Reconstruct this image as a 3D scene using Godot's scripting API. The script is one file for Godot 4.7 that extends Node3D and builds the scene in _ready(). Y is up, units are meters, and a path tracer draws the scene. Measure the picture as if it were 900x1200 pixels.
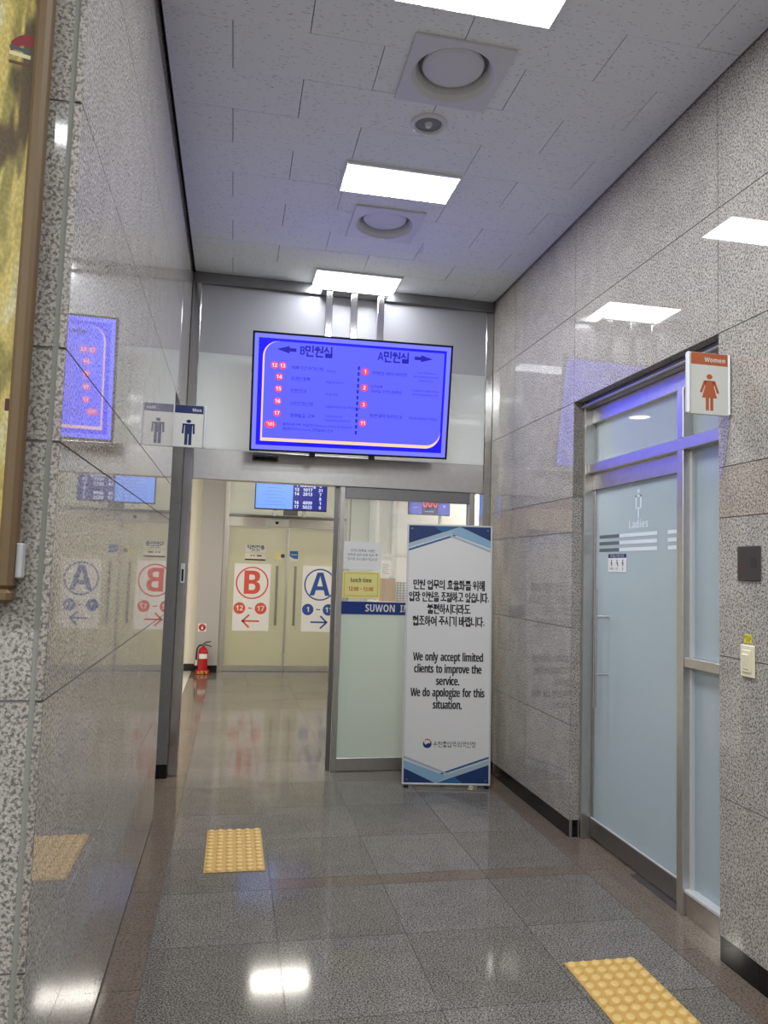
extends Node3D

# ---------------------------------------------------------------- measures (metres, camera stands over the origin)
const XL := -0.386      # polished granite face of the corridor, one side
const XR := 1.967       # the other side
const H := 3.666        # corridor ceiling
const ZE := -5.626      # steel portal at the corridor's end
const ZF := -10.97      # glass doors at the far end of the hall
const ZC := -1.75       # corner where the corridor opens into the lobby
const HH := 3.07        # hall ceiling
const HB := 2.123       # portal header, underside
const HT := 2.348       # portal header, top
const RH := 2.54        # toilet doorway height
const ROWS := [0.095, 0.635, 1.195, 1.758, 1.968, 2.54, 3.088, 3.72]

var M := {}
var used := {}
var box_cache := {}
var rng := RandomNumberGenerator.new()
var font: SystemFont
var font_bold: SystemFont
var font_tight: FontVariation

func _ready():
	rng.seed = 7
	# ---- camera
	var cam := Camera3D.new()
	cam.name = "camera"
	add_child(cam)
	cam.fov = rad_to_deg(2.0 * atan(600.0 / 880.0))
	cam.keep_aspect = Camera3D.KEEP_HEIGHT
	cam.near = 0.02
	cam.position = Vector3(0, 1.5, 0)
	cam.basis = Basis.from_euler(Vector3(0.07696, -0.19585, 0.03187), EULER_ORDER_YXZ)
	cam.current = true
	# ---- environment: the rooms are closed, all light comes from lamps, some of them added, and screens
	var we := WorldEnvironment.new()
	we.name = "environment"
	var env := Environment.new()
	env.background_mode = Environment.BG_COLOR
	env.background_color = Color(0.02, 0.02, 0.02)
	env.tonemap_mode = Environment.TONE_MAPPER_LINEAR
	env.tonemap_exposure = 1.18
	env.sdfgi_enabled = true
	env.ssao_enabled = true
	env.ssil_enabled = true
	we.environment = env
	add_child(we)
	fonts()
	materials()
	# ---- lamps (each panel carries its own area light)
	for k in 5:
		ceiling_light(Vector3(0.815, H, -5.453 + 1.478 * k), 0.62, 0.29, LAMP_L, Color(0.97, 0.985, 1.0), CORRIDOR_LABELS[k], "corridor ceiling light panels")
	for q in HALL_LIGHTS:
		ceiling_light(Vector3(q[0], HH, q[1]), 0.62, 0.29, HALL_L, Color(1.0, 0.975, 0.93), q[2], "hall ceiling light panels")
	ceiling_light(Vector3(-2.4, H, 0.2), 0.62, 0.29, LOBBY_L, Color(0.97, 0.985, 1.0), "added unseen light panel in the lobby ceiling by the painting wall", "added lobby light panels")  # added lamp out of view, brightens the granite lobby face
	ceiling_light(Vector3(-2.4, H, 2.2), 0.62, 0.29, LOBBY_L, Color(0.97, 0.985, 1.0), "added unseen light panel in the lobby ceiling by the entrance wall", "added lobby light panels")  # second added lobby lamp, more fill on the near granite
	ceiling_light(Vector3(0.72, HH, ZF - 1.2), 0.62, 0.29, 34.0, Color(1.0, 0.975, 0.93), "added unseen lamp panel in the office behind the glass double doors", "hall ceiling light panels")  # added lamp, brightens the far doors and their transom from behind
	round_light(Vector3(-0.95, H, 0.41), "small round downlight in the lobby ceiling before the granite corner", 70.0)
	round_light(Vector3(2.66, 2.6, -4.6), "round ceiling light inside the ladies restroom behind the transom glass")
	round_light(Vector3(-1.3, 2.6, -5.1), "round ceiling light inside the mens restroom behind its glass door")
	# ---- setting
	build_floor()
	build_ceiling()
	build_walls()
	build_toilet_door("door_1", 1.0)
	build_toilet_door("door_2", -1.0)
	build_portal()
	build_hall()
	build_far_doors()
	# ---- things
	television()
	banner()
	toilet_sign("women")
	toilet_sign("men")
	painting()
	tactile(Vector3(0.077, 0, -4.015), 0.0, "yellow studded tile before the portal opening, the lobby side one of the pair", "tactile tiles before the portal")
	tactile(Vector3(0.077, 0, -4.315), 0.0, "yellow studded tile before the portal opening, the one closer to the portal", "tactile tiles before the portal")
	tactile(Vector3(1.478, 0, -2.685), 0.0, "yellow studded tile by the ladies door, the one closer to the portal", "tactile tiles before the ladies door")
	tactile(Vector3(1.478, 0, -2.385), 0.0, "yellow studded tile by the ladies door, the lobby side one of the pair", "tactile tiles before the ladies door")
	air_diffuser(Vector3(0.843, H, -3.015), "square air vent with round disc between the speaker and the near light", 0.43)
	air_diffuser(Vector3(0.838, H, -4.495), "square air vent with round disc between the two farther light panels", 0.43)
	speaker(Vector3(0.832, H, -3.392))
	wall_plates()
	notices()
	posters()
	extinguisher()
	hall_screen()
	counter_things()

const LAMP_L := 39.0
const LOBBY_L := 125.0  # radiance of the added lobby panels
const HALL_L := 50.0
const CORRIDOR_LABELS := [
	"white rectangular light panel over the top of the blue television", "white rectangular light panel between two square air vents", "white rectangular light panel beyond the larger air vent",
	"white rectangular light panel in the corridor ceiling at the lobby corner", "white rectangular light panel over the lobby floor in line with the corridor"]
const HALL_LIGHTS := [
	[0.72, -8.7, "hall ceiling panel in line with the portal, before the glass double doors"], [0.72, -6.6, "hall ceiling panel just inside the portal opening"],
	[-2.6, -8.7, "hall ceiling panel over the pale floor beside the fire extinguisher"], [-2.6, -6.6, "hall ceiling panel over the pale floor behind the mens restroom"],
	[3.9, -10.4, "hall ceiling panel over the service counter"], [3.9, -6.6, "hall ceiling panel behind the ladies restroom wall"]]

# ================================================================ helpers
func numbered(n: String) -> String:
	if not used.has(n):
		used[n] = 0
		return n
	used[n] += 1
	return "%s_%03d" % [n, used[n]]

func thing(called: String, label: String, category: String, at := Vector3.ZERO, group := "", turn := Vector3.ZERO) -> Node3D:
	var o := Node3D.new()
	o.name = numbered(called)
	add_child(o)
	o.position = at
	o.rotation = turn
	o.set_meta("label", label)
	o.set_meta("category", category)
	if group != "":
		o.set_meta("group", group)
	return o

func structure(called: String, label: String, category: String, at := Vector3.ZERO) -> Node3D:
	var o := thing(called, label, category, at)
	o.set_meta("kind", "structure")
	return o

func part(parent: Node3D, called: String, mesh: Mesh, m: Material, at := Vector3.ZERO, turn := Vector3.ZERO) -> MeshInstance3D:
	var o := MeshInstance3D.new()
	o.name = called
	o.mesh = mesh
	o.material_override = m
	o.cast_shadow = GeometryInstance3D.SHADOW_CASTING_SETTING_ON
	parent.add_child(o, true)
	o.position = at
	o.rotation = turn
	return o

func empty(parent: Node3D, called: String, at := Vector3.ZERO) -> Node3D:
	var o := Node3D.new()
	o.name = called
	parent.add_child(o, true)
	o.position = at
	return o

func box_mesh(s: Vector3, b := 0.0) -> Mesh:
	var key := "%.4f %.4f %.4f %.4f" % [s.x, s.y, s.z, b]
	if box_cache.has(key):
		return box_cache[key]
	var m: Mesh
	if b <= 0.0:
		var bm := BoxMesh.new()
		bm.size = s
		m = bm
	else:
		var st := SurfaceTool.new()
		st.begin(Mesh.PRIMITIVE_TRIANGLES)
		chamfer_box(st, Vector3.ZERO, s, b)
		m = st.commit()
	box_cache[key] = m
	return m

# a triangle of a convex body: wound so that it faces away from c
func tri_out(st: SurfaceTool, c: Vector3, a: Vector3, b: Vector3, d: Vector3):
	var n := (b - a).cross(d - a)
	if n.length() < 1e-12:
		return
	n = n.normalized()
	if n.dot((a + b + d) / 3.0 - c) < 0:
		n = -n
		var t := b
		b = d
		d = t
	# front faces run clockwise
	for v in [a, d, b]:
		st.set_normal(n)
		st.set_uv(Vector2(v.x + v.z, v.y))
		st.add_vertex(v)

func quad_out(st, c, a, b, d, e):
	tri_out(st, c, a, b, d)
	tri_out(st, c, a, d, e)

func chamfer_box(st: SurfaceTool, c: Vector3, s: Vector3, b: float):
	var h := s * 0.5
	b = minf(b, minf(h.x, minf(h.y, h.z)) * 0.95)
	var P := func(ix, iy, iz, ax):
		var v := Vector3(ix * h.x, iy * h.y, iz * h.z)
		if ax != 0: v.x -= ix * b
		if ax != 1: v.y -= iy * b
		if ax != 2: v.z -= iz * b
		return c + v
	for s1 in [-1, 1]:
		quad_out(st, c, P.call(s1, -1, -1, 0), P.call(s1, 1, -1, 0), P.call(s1, 1, 1, 0), P.call(s1, -1, 1, 0))
		quad_out(st, c, P.call(-1, s1, -1, 1), P.call(1, s1, -1, 1), P.call(1, s1, 1, 1), P.call(-1, s1, 1, 1))
		quad_out(st, c, P.call(-1, -1, s1, 2), P.call(1, -1, s1, 2), P.call(1, 1, s1, 2), P.call(-1, 1, s1, 2))
		for s2 in [-1, 1]:
			quad_out(st, c, P.call(s1, s2, -1, 0), P.call(s1, s2, 1, 0), P.call(s1, s2, 1, 1), P.call(s1, s2, -1, 1))
			quad_out(st, c, P.call(s1, -1, s2, 0), P.call(s1, 1, s2, 0), P.call(s1, 1, s2, 2), P.call(s1, -1, s2, 2))
			quad_out(st, c, P.call(-1, s1, s2, 1), P.call(1, s1, s2, 1), P.call(1, s1, s2, 2), P.call(-1, s1, s2, 2))
			for s3 in [-1, 1]:
				tri_out(st, c, P.call(s1, s2, s3, 0), P.call(s1, s2, s3, 1), P.call(s1, s2, s3, 2))

# box between world bounds, as a child of an unrotated parent
func wb(parent: Node3D, called: String, x0: float, x1: float, y0: float, y1: float, z0: float, z1: float, m: Material, b := 0.0) -> MeshInstance3D:
	var c := Vector3(x0 + x1, y0 + y1, z0 + z1) * 0.5
	return part(parent, called, box_mesh(Vector3(absf(x1 - x0), absf(y1 - y0), absf(z1 - z0)), b), m, c - parent.global_position)

# flat convex or concave polygon, thin, facing +z, at height z
func flat(st: SurfaceTool, pts: PackedVector2Array, z := 0.0):
	var idx := Geometry2D.triangulate_polygon(pts)
	for i in range(0, idx.size(), 3):
		var a := pts[idx[i]]
		var b := pts[idx[i + 1]]
		var c := pts[idx[i + 2]]
		if (b - a).cross(c - a) > 0:
			var t := b
			b = c
			c = t
		for v in [a, b, c]:
			st.set_normal(Vector3(0, 0, 1))
			st.set_uv(v)
			st.add_vertex(Vector3(v.x, v.y, z))

func rect(st, x0: float, y0: float, x1: float, y1: float, z := 0.0):
	flat(st, PackedVector2Array([Vector2(x0, y0), Vector2(x1, y0), Vector2(x1, y1), Vector2(x0, y1)]), z)

func disc_pts(c: Vector2, r: float, n := 32, ry := -1.0) -> PackedVector2Array:
	var p := PackedVector2Array()
	for i in n:
		p.append(c + Vector2(cos(TAU * i / n) * r, sin(TAU * i / n) * (r if ry < 0 else ry)))
	return p

func ring(st, c: Vector2, r0: float, r1: float, z := 0.0, n := 40):
	for i in n:
		var a := Vector2.from_angle(TAU * i / n)
		var b := Vector2.from_angle(TAU * (i + 1) / n)
		flat(st, PackedVector2Array([c + a * r0, c + a * r1, c + b * r1, c + b * r0]), z)

func stroke(st, pts: Array, t: float, z := 0.0, cap := true):
	for i in pts.size() - 1:
		var a: Vector2 = pts[i]
		var b: Vector2 = pts[i + 1]
		var d := (b - a).normalized()
		var n := Vector2(-d.y, d.x) * t * 0.5
		var e := d * t * 0.5 if cap else Vector2.ZERO
		flat(st, PackedVector2Array([a - e - n, b + e - n, b + e + n, a - e + n]), z)

func begin() -> SurfaceTool:
	var st := SurfaceTool.new()
	st.begin(Mesh.PRIMITIVE_TRIANGLES)
	return st

# a triangle of [vertex, normal] pairs, wound clockwise as seen from where its normals point
func emit(st: SurfaceTool, w: Array):
	var g: Vector3 = (w[1][0] - w[0][0]).cross(w[2][0] - w[0][0])
	if g.length() < 1e-14:
		return
	if g.dot(w[0][1] + w[1][1] + w[2][1]) > 0:
		w = [w[0], w[2], w[1]]
	for v in w:
		st.set_normal(v[1])
		st.set_uv(Vector2(v[0].x, v[0].y))
		st.add_vertex(v[0])

# lathe: profile of (radius, y) turned about y
func lathe(profile: Array, n := 24) -> Mesh:
	var st := begin()
	st.set_smooth_group(0)
	for i in n:
		var a := TAU * i / n
		var b := TAU * (i + 1) / n
		for k in profile.size() - 1:
			var p: Vector2 = profile[k]
			var q: Vector2 = profile[k + 1]
			var v0 := Vector3(cos(a) * p.x, p.y, sin(a) * p.x)
			var v1 := Vector3(cos(b) * p.x, p.y, sin(b) * p.x)
			var v2 := Vector3(cos(b) * q.x, q.y, sin(b) * q.x)
			var v3 := Vector3(cos(a) * q.x, q.y, sin(a) * q.x)
			# profile runs upwards on the outside
			var t := q - p
			var n2 := Vector2(t.y, -t.x).normalized()
			var na := Vector3(cos(a) * n2.x, n2.y, sin(a) * n2.x)
			var nb := Vector3(cos(b) * n2.x, n2.y, sin(b) * n2.x)
			emit(st, [[v0, na], [v1, nb], [v2, nb]])
			emit(st, [[v0, na], [v2, nb], [v3, na]])
	return st.commit()

func tube(st: SurfaceTool, pts: Array, r: float, n := 10):
	var up := Vector3(0.13, 0.97, 0.21)
	var rings := []
	for i in pts.size():
		var d: Vector3 = (pts[mini(i + 1, pts.size() - 1)] - pts[maxi(i - 1, 0)]).normalized()
		var u := d.cross(up).normalized()
		var v := d.cross(u).normalized()
		var rr := []
		for k in n:
			rr.append([pts[i] + (u * cos(TAU * k / n) + v * sin(TAU * k / n)) * r, u * cos(TAU * k / n) + v * sin(TAU * k / n)])
		rings.append(rr)
	for i in pts.size() - 1:
		for k in n:
			var a = rings[i][k]
			var b = rings[i][(k + 1) % n]
			var c = rings[i + 1][(k + 1) % n]
			var d2 = rings[i + 1][k]
			emit(st, [a, b, c])
			emit(st, [a, c, d2])
	for e in [0, pts.size() - 1]:
		var nn: Vector3 = (pts[0] - pts[1]).normalized() if e == 0 else (pts[e] - pts[e - 1]).normalized()
		for k in n:
			emit(st, [[pts[e], nn], [rings[e][k][0], nn], [rings[e][(k + 1) % n][0], nn]])

# ================================================================ lettering
func fonts():
	font = SystemFont.new()
	font.font_names = PackedStringArray(["Droid Sans"])
	font_bold = SystemFont.new()
	font_bold.font_names = PackedStringArray(["Droid Sans"])
	font_bold.font_weight = 700
	font_tight = FontVariation.new()
	font_tight.base_font = font_bold
	font_tight.spacing_glyph = -3

const INITIAL := "ㄱㄲㄴㄷㄸㄹㅁㅂㅃㅅㅆㅇㅈㅉㅊㅋㅌㅍㅎ"
const FINAL := ["", "ㄱ", "ㄲ", "ㄱㅅ", "ㄴ", "ㄴㅈ", "ㄴㅎ", "ㄷ", "ㄹ", "ㄹㄱ", "ㄹㅁ", "ㄹㅂ", "ㄹㅅ", "ㄹㅌ", "ㄹㅍ", "ㄹㅎ", "ㅁ", "ㅂ", "ㅂㅅ", "ㅅ", "ㅆ", "ㅇ", "ㅈ", "ㅊ", "ㅋ", "ㅌ", "ㅍ", "ㅎ"]
const DOUBLE := {"ㄲ": "ㄱㄱ", "ㄸ": "ㄷㄷ", "ㅃ": "ㅂㅂ", "ㅆ": "ㅅㅅ", "ㅉ": "ㅈㅈ"}
const JAMO := {
	"ㄱ": [[0, 0, 1, 0, 1, 1]], "ㄴ": [[0, 0, 0, 1, 1, 1]], "ㄷ": [[1, 0, 0, 0, 0, 1, 1, 1]], "ㄹ": [[0, 0, 1, 0, 1, 0.5, 0, 0.5, 0, 1, 1, 1]],
	"ㅁ": [[0, 0, 1, 0, 1, 1, 0, 1, 0, 0]], "ㅂ": [[0, 0, 0, 1, 1, 1, 1, 0], [0, 0.5, 1, 0.5]], "ㅅ": [[0.5, 0, 0.42, 0.45, 0, 1], [0.48, 0.4, 1, 1]],
	"ㅈ": [[0, 0, 1, 0], [0.5, 0, 0.42, 0.5, 0, 1], [0.48, 0.45, 1, 1]], "ㅊ": [[0.3, -0.04, 0.7, -0.04], [0, 0.22, 1, 0.22], [0.5, 0.22, 0.42, 0.6, 0, 1], [0.48, 0.58, 1, 1]],
	"ㅋ": [[0, 0, 1, 0, 1, 1], [0, 0.5, 1, 0.5]], "ㅌ": [[1, 0, 0, 0, 0, 1, 1, 1], [0, 0.5, 1, 0.5]], "ㅍ": [[0, 0, 1, 0], [0, 1, 1, 1], [0.28, 0, 0.28, 1], [0.72, 0, 0.72, 1]],
	"ㅎ": [[0.3, -0.04, 0.7, -0.04], [0, 0.2, 1, 0.2]], "ㅇ": []}

func jamo(st, names: String, x0: float, y0: float, x1: float, y1: float, o: Vector2, s: Vector2, t: float, z: float):
	var list := ""
	for ch in names:
		list += DOUBLE.get(ch, ch)
	var n := list.length()
	var w := (x1 - x0) / n
	for i in n:
		var a := x0 + w * i + (0.03 if n > 1 and i > 0 else 0.0)
		var b := x0 + w * (i + 1) - (0.03 if n > 1 and i < n - 1 else 0.0)
		for pl in JAMO[list[i]]:
			var pts := []
			for k in range(0, pl.size(), 2):
				pts.append(o + Vector2((a + (b - a) * pl[k]) * s.x, -(y0 + (y1 - y0) * pl[k + 1]) * s.y))
			stroke(st, pts, t, z)
		if list[i] in ["ㅇ", "ㅎ"]:
			var top := y0 if list[i] == "ㅇ" else y0 + (y1 - y0) * 0.4
			var c := o + Vector2((a + b) * 0.5 * s.x, -(top + y1) * 0.5 * s.y)
			var pts2 := []
			for k in 17:
				pts2.append(c + Vector2(cos(TAU * k / 16) * (b - a) * 0.5 * s.x, sin(TAU * k / 16) * (y1 - top) * 0.5 * s.y))
			stroke(st, pts2, t, z, false)

func syllable(st, code: int, o: Vector2, s: Vector2, t: float, z: float):
	var k := code - 0xAC00
	var l := INITIAL[k / 588]
	var v := (k % 588) / 28
	var f: String = FINAL[k % 28]
	var bt := f != ""
	var L := func(a: float, b: float, c: float, d: float): stroke(st, [o + Vector2(a * s.x, -b * s.y), o + Vector2(c * s.x, -d * s.y)], t, z)
	var hy0: float
	var hy1: float
	var hx0 := 0.02
	var hx1 := 0.98
	var vy1 := 0.56 if bt else 0.98
	var vert := v <= 7 or v == 20
	var hori := v in [8, 12, 13, 17, 18]
	if vert:
		jamo(st, l, 0.06, 0.08, 0.5, 0.45 if bt else 0.78, o, s, t, z)
	elif hori:
		jamo(st, l, 0.2, 0.04, 0.8, 0.26 if bt else 0.46, o, s, t, z)
		hy0 = 0.32 if bt else 0.55
		hy1 = 0.52 if bt else 0.85
	else:
		jamo(st, l, 0.08, 0.06, 0.5, 0.26 if bt else 0.44, o, s, t, z)
		hy0 = 0.32 if bt else 0.54
		hy1 = 0.54 if bt else 0.82
		hx1 = 0.6
	if bt:
		jamo(st, f, 0.22, 0.68, 0.88, 0.97, o, s, t, z)
	# horizontal stroke family
	var hk := -1
	if hori:
		hk = {8: 0, 12: 1, 13: 2, 17: 3, 18: 4}[v]
	elif not vert:
		hk = 0 if v in [9, 10, 11] else (2 if v in [14, 15, 16] else 4)
	var hm := (hx0 + hx1) * 0.5
	var q := (hx1 - hx0) * 0.18
	match hk:
		0:
			L.call(hx0, hy1, hx1, hy1)
			L.call(hm, hy0, hm, hy1)
		1:
			L.call(hx0, hy1, hx1, hy1)
			L.call(hm - q, hy0, hm - q, hy1)
			L.call(hm + q, hy0, hm + q, hy1)
		2:
			L.call(hx0, hy0, hx1, hy0)
			L.call(hm, hy0, hm, hy1)
		3:
			L.call(hx0, hy0, hx1, hy0)
			L.call(hm - q, hy0, hm - q, hy1)
			L.call(hm + q, hy0, hm + q, hy1)
		4:
			L.call(hx0, (hy0 + hy1) * 0.5 + 0.04, hx1, (hy0 + hy1) * 0.5 + 0.04)
	# vertical stroke family
	var vk := -1
	if vert:
		vk = v if v <= 7 else 8
	elif not hori:
		vk = {9: 0, 10: 1, 11: 8, 14: 4, 15: 5, 16: 8, 19: 8}[v]
	var m0 := vy1 * 0.5
	var e := vy1 * 0.14
	match vk:
		0:
			L.call(0.74, 0.0, 0.74, vy1)
			L.call(0.74, m0, 0.97, m0)
		1:
			L.call(0.68, 0.0, 0.68, vy1)
			L.call(0.92, 0.0, 0.92, vy1)
			L.call(0.68, m0, 0.92, m0)
		2:
			L.call(0.74, 0.0, 0.74, vy1)
			L.call(0.74, m0 - e, 0.97, m0 - e)
			L.call(0.74, m0 + e, 0.97, m0 + e)
		3:
			L.call(0.68, 0.0, 0.68, vy1)
			L.call(0.92, 0.0, 0.92, vy1)
			L.call(0.68, m0 - e, 0.92, m0 - e)
			L.call(0.68, m0 + e, 0.92, m0 + e)
		4:
			var ty := m0 if vert else hy1 - 0.02
			L.call(0.88, 0.0, 0.88, vy1)
			L.call(0.62 if vert else 0.66, ty, 0.88, ty)
		5:
			L.call(0.74, 0.0, 0.74, vy1)
			L.call(0.94, 0.0, 0.94, vy1)
			L.call(0.56, m0, 0.74, m0)
		6:
			L.call(0.88, 0.0, 0.88, vy1)
			L.call(0.62, m0 - e, 0.88, m0 - e)
			L.call(0.62, m0 + e, 0.88, m0 + e)
		7:
			L.call(0.74, 0.0, 0.74, vy1)
			L.call(0.94, 0.0, 0.94, vy1)
			L.call(0.56, m0 - e, 0.74, m0 - e)
			L.call(0.56, m0 + e, 0.74, m0 + e)
		8:
			L.call(0.86, 0.0, 0.86, vy1)

# writes one line; at = centre (align 0), left end (-1) or right end (1) of the line; size = em height; width > 0 squeezes to that width
func write(st: SurfaceTool, text: String, at: Vector2, size: float, align := 0, width := -1.0, bold := true, weight := 0.1, z := 0.0, tight := false):
	var runs := []
	var total := 0.0
	var run := ""
	for i in text.length() + 1:
		var ch := text[i] if i < text.length() else ""
		var kor := ch != "" and ch.unicode_at(0) >= 0xAC00 and ch.unicode_at(0) <= 0xD7A3
		if (ch == "" or kor or ch == " ") and run != "":
			var tm := TextMesh.new()
			tm.font = font_tight if tight else (font_bold if bold else font)
			tm.font_size = 48
			tm.pixel_size = 1.0 / 48.0
			tm.depth = 0.002
			tm.curve_step = 1.0
			tm.text = run
			tm.horizontal_alignment = HORIZONTAL_ALIGNMENT_LEFT
			tm.vertical_alignment = VERTICAL_ALIGNMENT_CENTER
			var ab := tm.get_aabb()
			runs.append([1, tm, total - ab.position.x * size])
			total += (ab.size.x + 0.06) * size
			run = ""
		if ch == " ":
			total += 0.3 * size
		elif kor:
			runs.append([0, ch.unicode_at(0), total])
			total += 0.98 * size
		elif ch != "":
			run += ch
	total -= 0.06 * size
	var sx := width / total if width > 0.0 else 1.0
	var x0 := at.x - total * sx * (0.5 + 0.5 * align)
	for r in runs:
		if r[0] == 0:
			syllable(st, r[1], Vector2(x0 + r[2] * sx, at.y + size * 0.46), Vector2(size * 0.9 * sx, size * 0.9), size * weight, z)
		else:
			var arr: Array = r[1].surface_get_arrays(0)
			var vs: PackedVector3Array = arr[Mesh.ARRAY_VERTEX]
			var ns: PackedVector3Array = arr[Mesh.ARRAY_NORMAL]
			for heavy in ([-0.016, 0.0, 0.016] if tight else [0.0]):
				for i in arr[Mesh.ARRAY_INDEX]:
					if ns[i].z < -0.5:
						continue
					st.set_normal(ns[i])
					st.set_uv(Vector2.ZERO)
					st.add_vertex(Vector3(x0 + (r[2] + (vs[i].x + heavy) * size) * sx, at.y + vs[i].y * size, z + vs[i].z * 0.1 + heavy * 0.004))

func letters(parent: Node3D, called: String, st: SurfaceTool, m: Material, at := Vector3.ZERO, turn := Vector3.ZERO) -> MeshInstance3D:
	return part(parent, called, st.commit(), m, at, turn)

# ================================================================ materials
func mat(albedo: Color, rough := 0.6, metal := 0.0, spec := 0.5) -> StandardMaterial3D:
	var m := StandardMaterial3D.new()
	m.albedo_color = albedo
	m.roughness = rough
	m.metallic = metal
	m.metallic_specular = spec
	return m

func c8(r: int, g: int, b: int) -> Color:
	return Color8(r, g, b)

func noise(kind: int, freq: float, sd: int, oct := 1) -> FastNoiseLite:
	var n := FastNoiseLite.new()
	n.seed = sd
	n.noise_type = kind
	n.frequency = freq
	n.fractal_type = FastNoiseLite.FRACTAL_FBM if oct > 1 else FastNoiseLite.FRACTAL_NONE
	n.fractal_octaves = oct
	n.cellular_return_type = FastNoiseLite.RETURN_CELL_VALUE
	n.cellular_jitter = 1.0
	return n

func noise_bytes(n: FastNoiseLite, w: int, h: int) -> PackedByteArray:
	var im := n.get_seamless_image(w, h, false, false, 0.12, true)
	im.convert(Image.FORMAT_L8)
	return im.get_data()

# crystals of three minerals: grain size in pixels, share of dark ones, tones
func granite(sd: int, grain: float, dark_share: float, light: Color, mid: Color, dark: Color, contrast := 1.0) -> ImageTexture:
	var w := 1024
	var cells := noise_bytes(noise(FastNoiseLite.TYPE_CELLULAR, 1.0 / grain, sd), w, w)
	var spots := noise_bytes(noise(FastNoiseLite.TYPE_SIMPLEX_SMOOTH, 0.42 / grain, sd + 1, 2), w, w)
	var fine := noise_bytes(noise(FastNoiseLite.TYPE_CELLULAR, 2.3 / grain, sd + 2), w, w)
	var cloud := noise_bytes(noise(FastNoiseLite.TYPE_SIMPLEX_SMOOTH, 0.006, sd + 3, 2), w, w)
	var sorted := spots.duplicate()
	sorted.sort()
	var cut := sorted[int(sorted.size() * dark_share)]
	var cut2 := sorted[int(sorted.size() * minf(0.98, dark_share * 2.2))]
	var out := PackedByteArray()
	out.resize(w * w * 3)
	var pal := [light, mid, dark]
	for i in w * w:
		var c := float(cells[i]) / 255.0
		var f := float(fine[i]) / 255.0 - 0.5
		var s := spots[i]
		var col: Color
		if s < cut:
			col = dark.lerp(mid, clampf(c * 0.7, 0, 1))
		elif s < cut2:
			col = mid.lerp(light, c * 0.8)
		else:
			col = light.lerp(mid, 0.45 * (1.0 - c))
		var k := 1.0 + f * 0.22 * contrast + (float(cloud[i]) / 255.0 - 0.5) * 0.08
		out[i * 3] = clampi(int(col.r * k * 255.0), 0, 255)
		out[i * 3 + 1] = clampi(int(col.g * k * 255.0), 0, 255)
		out[i * 3 + 2] = clampi(int(col.b * k * 255.0), 0, 255)
	return ImageTexture.create_from_image(Image.create_from_data(w, w, false, Image.FORMAT_RGB8, out))

func triplanar(m: StandardMaterial3D, t: Texture2D, metres: float) -> StandardMaterial3D:
	m.albedo_texture = t
	m.uv1_triplanar = true
	m.uv1_world_triplanar = true
	m.uv1_triplanar_sharpness = 8.0
	m.uv1_scale = Vector3.ONE / metres
	return m

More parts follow.
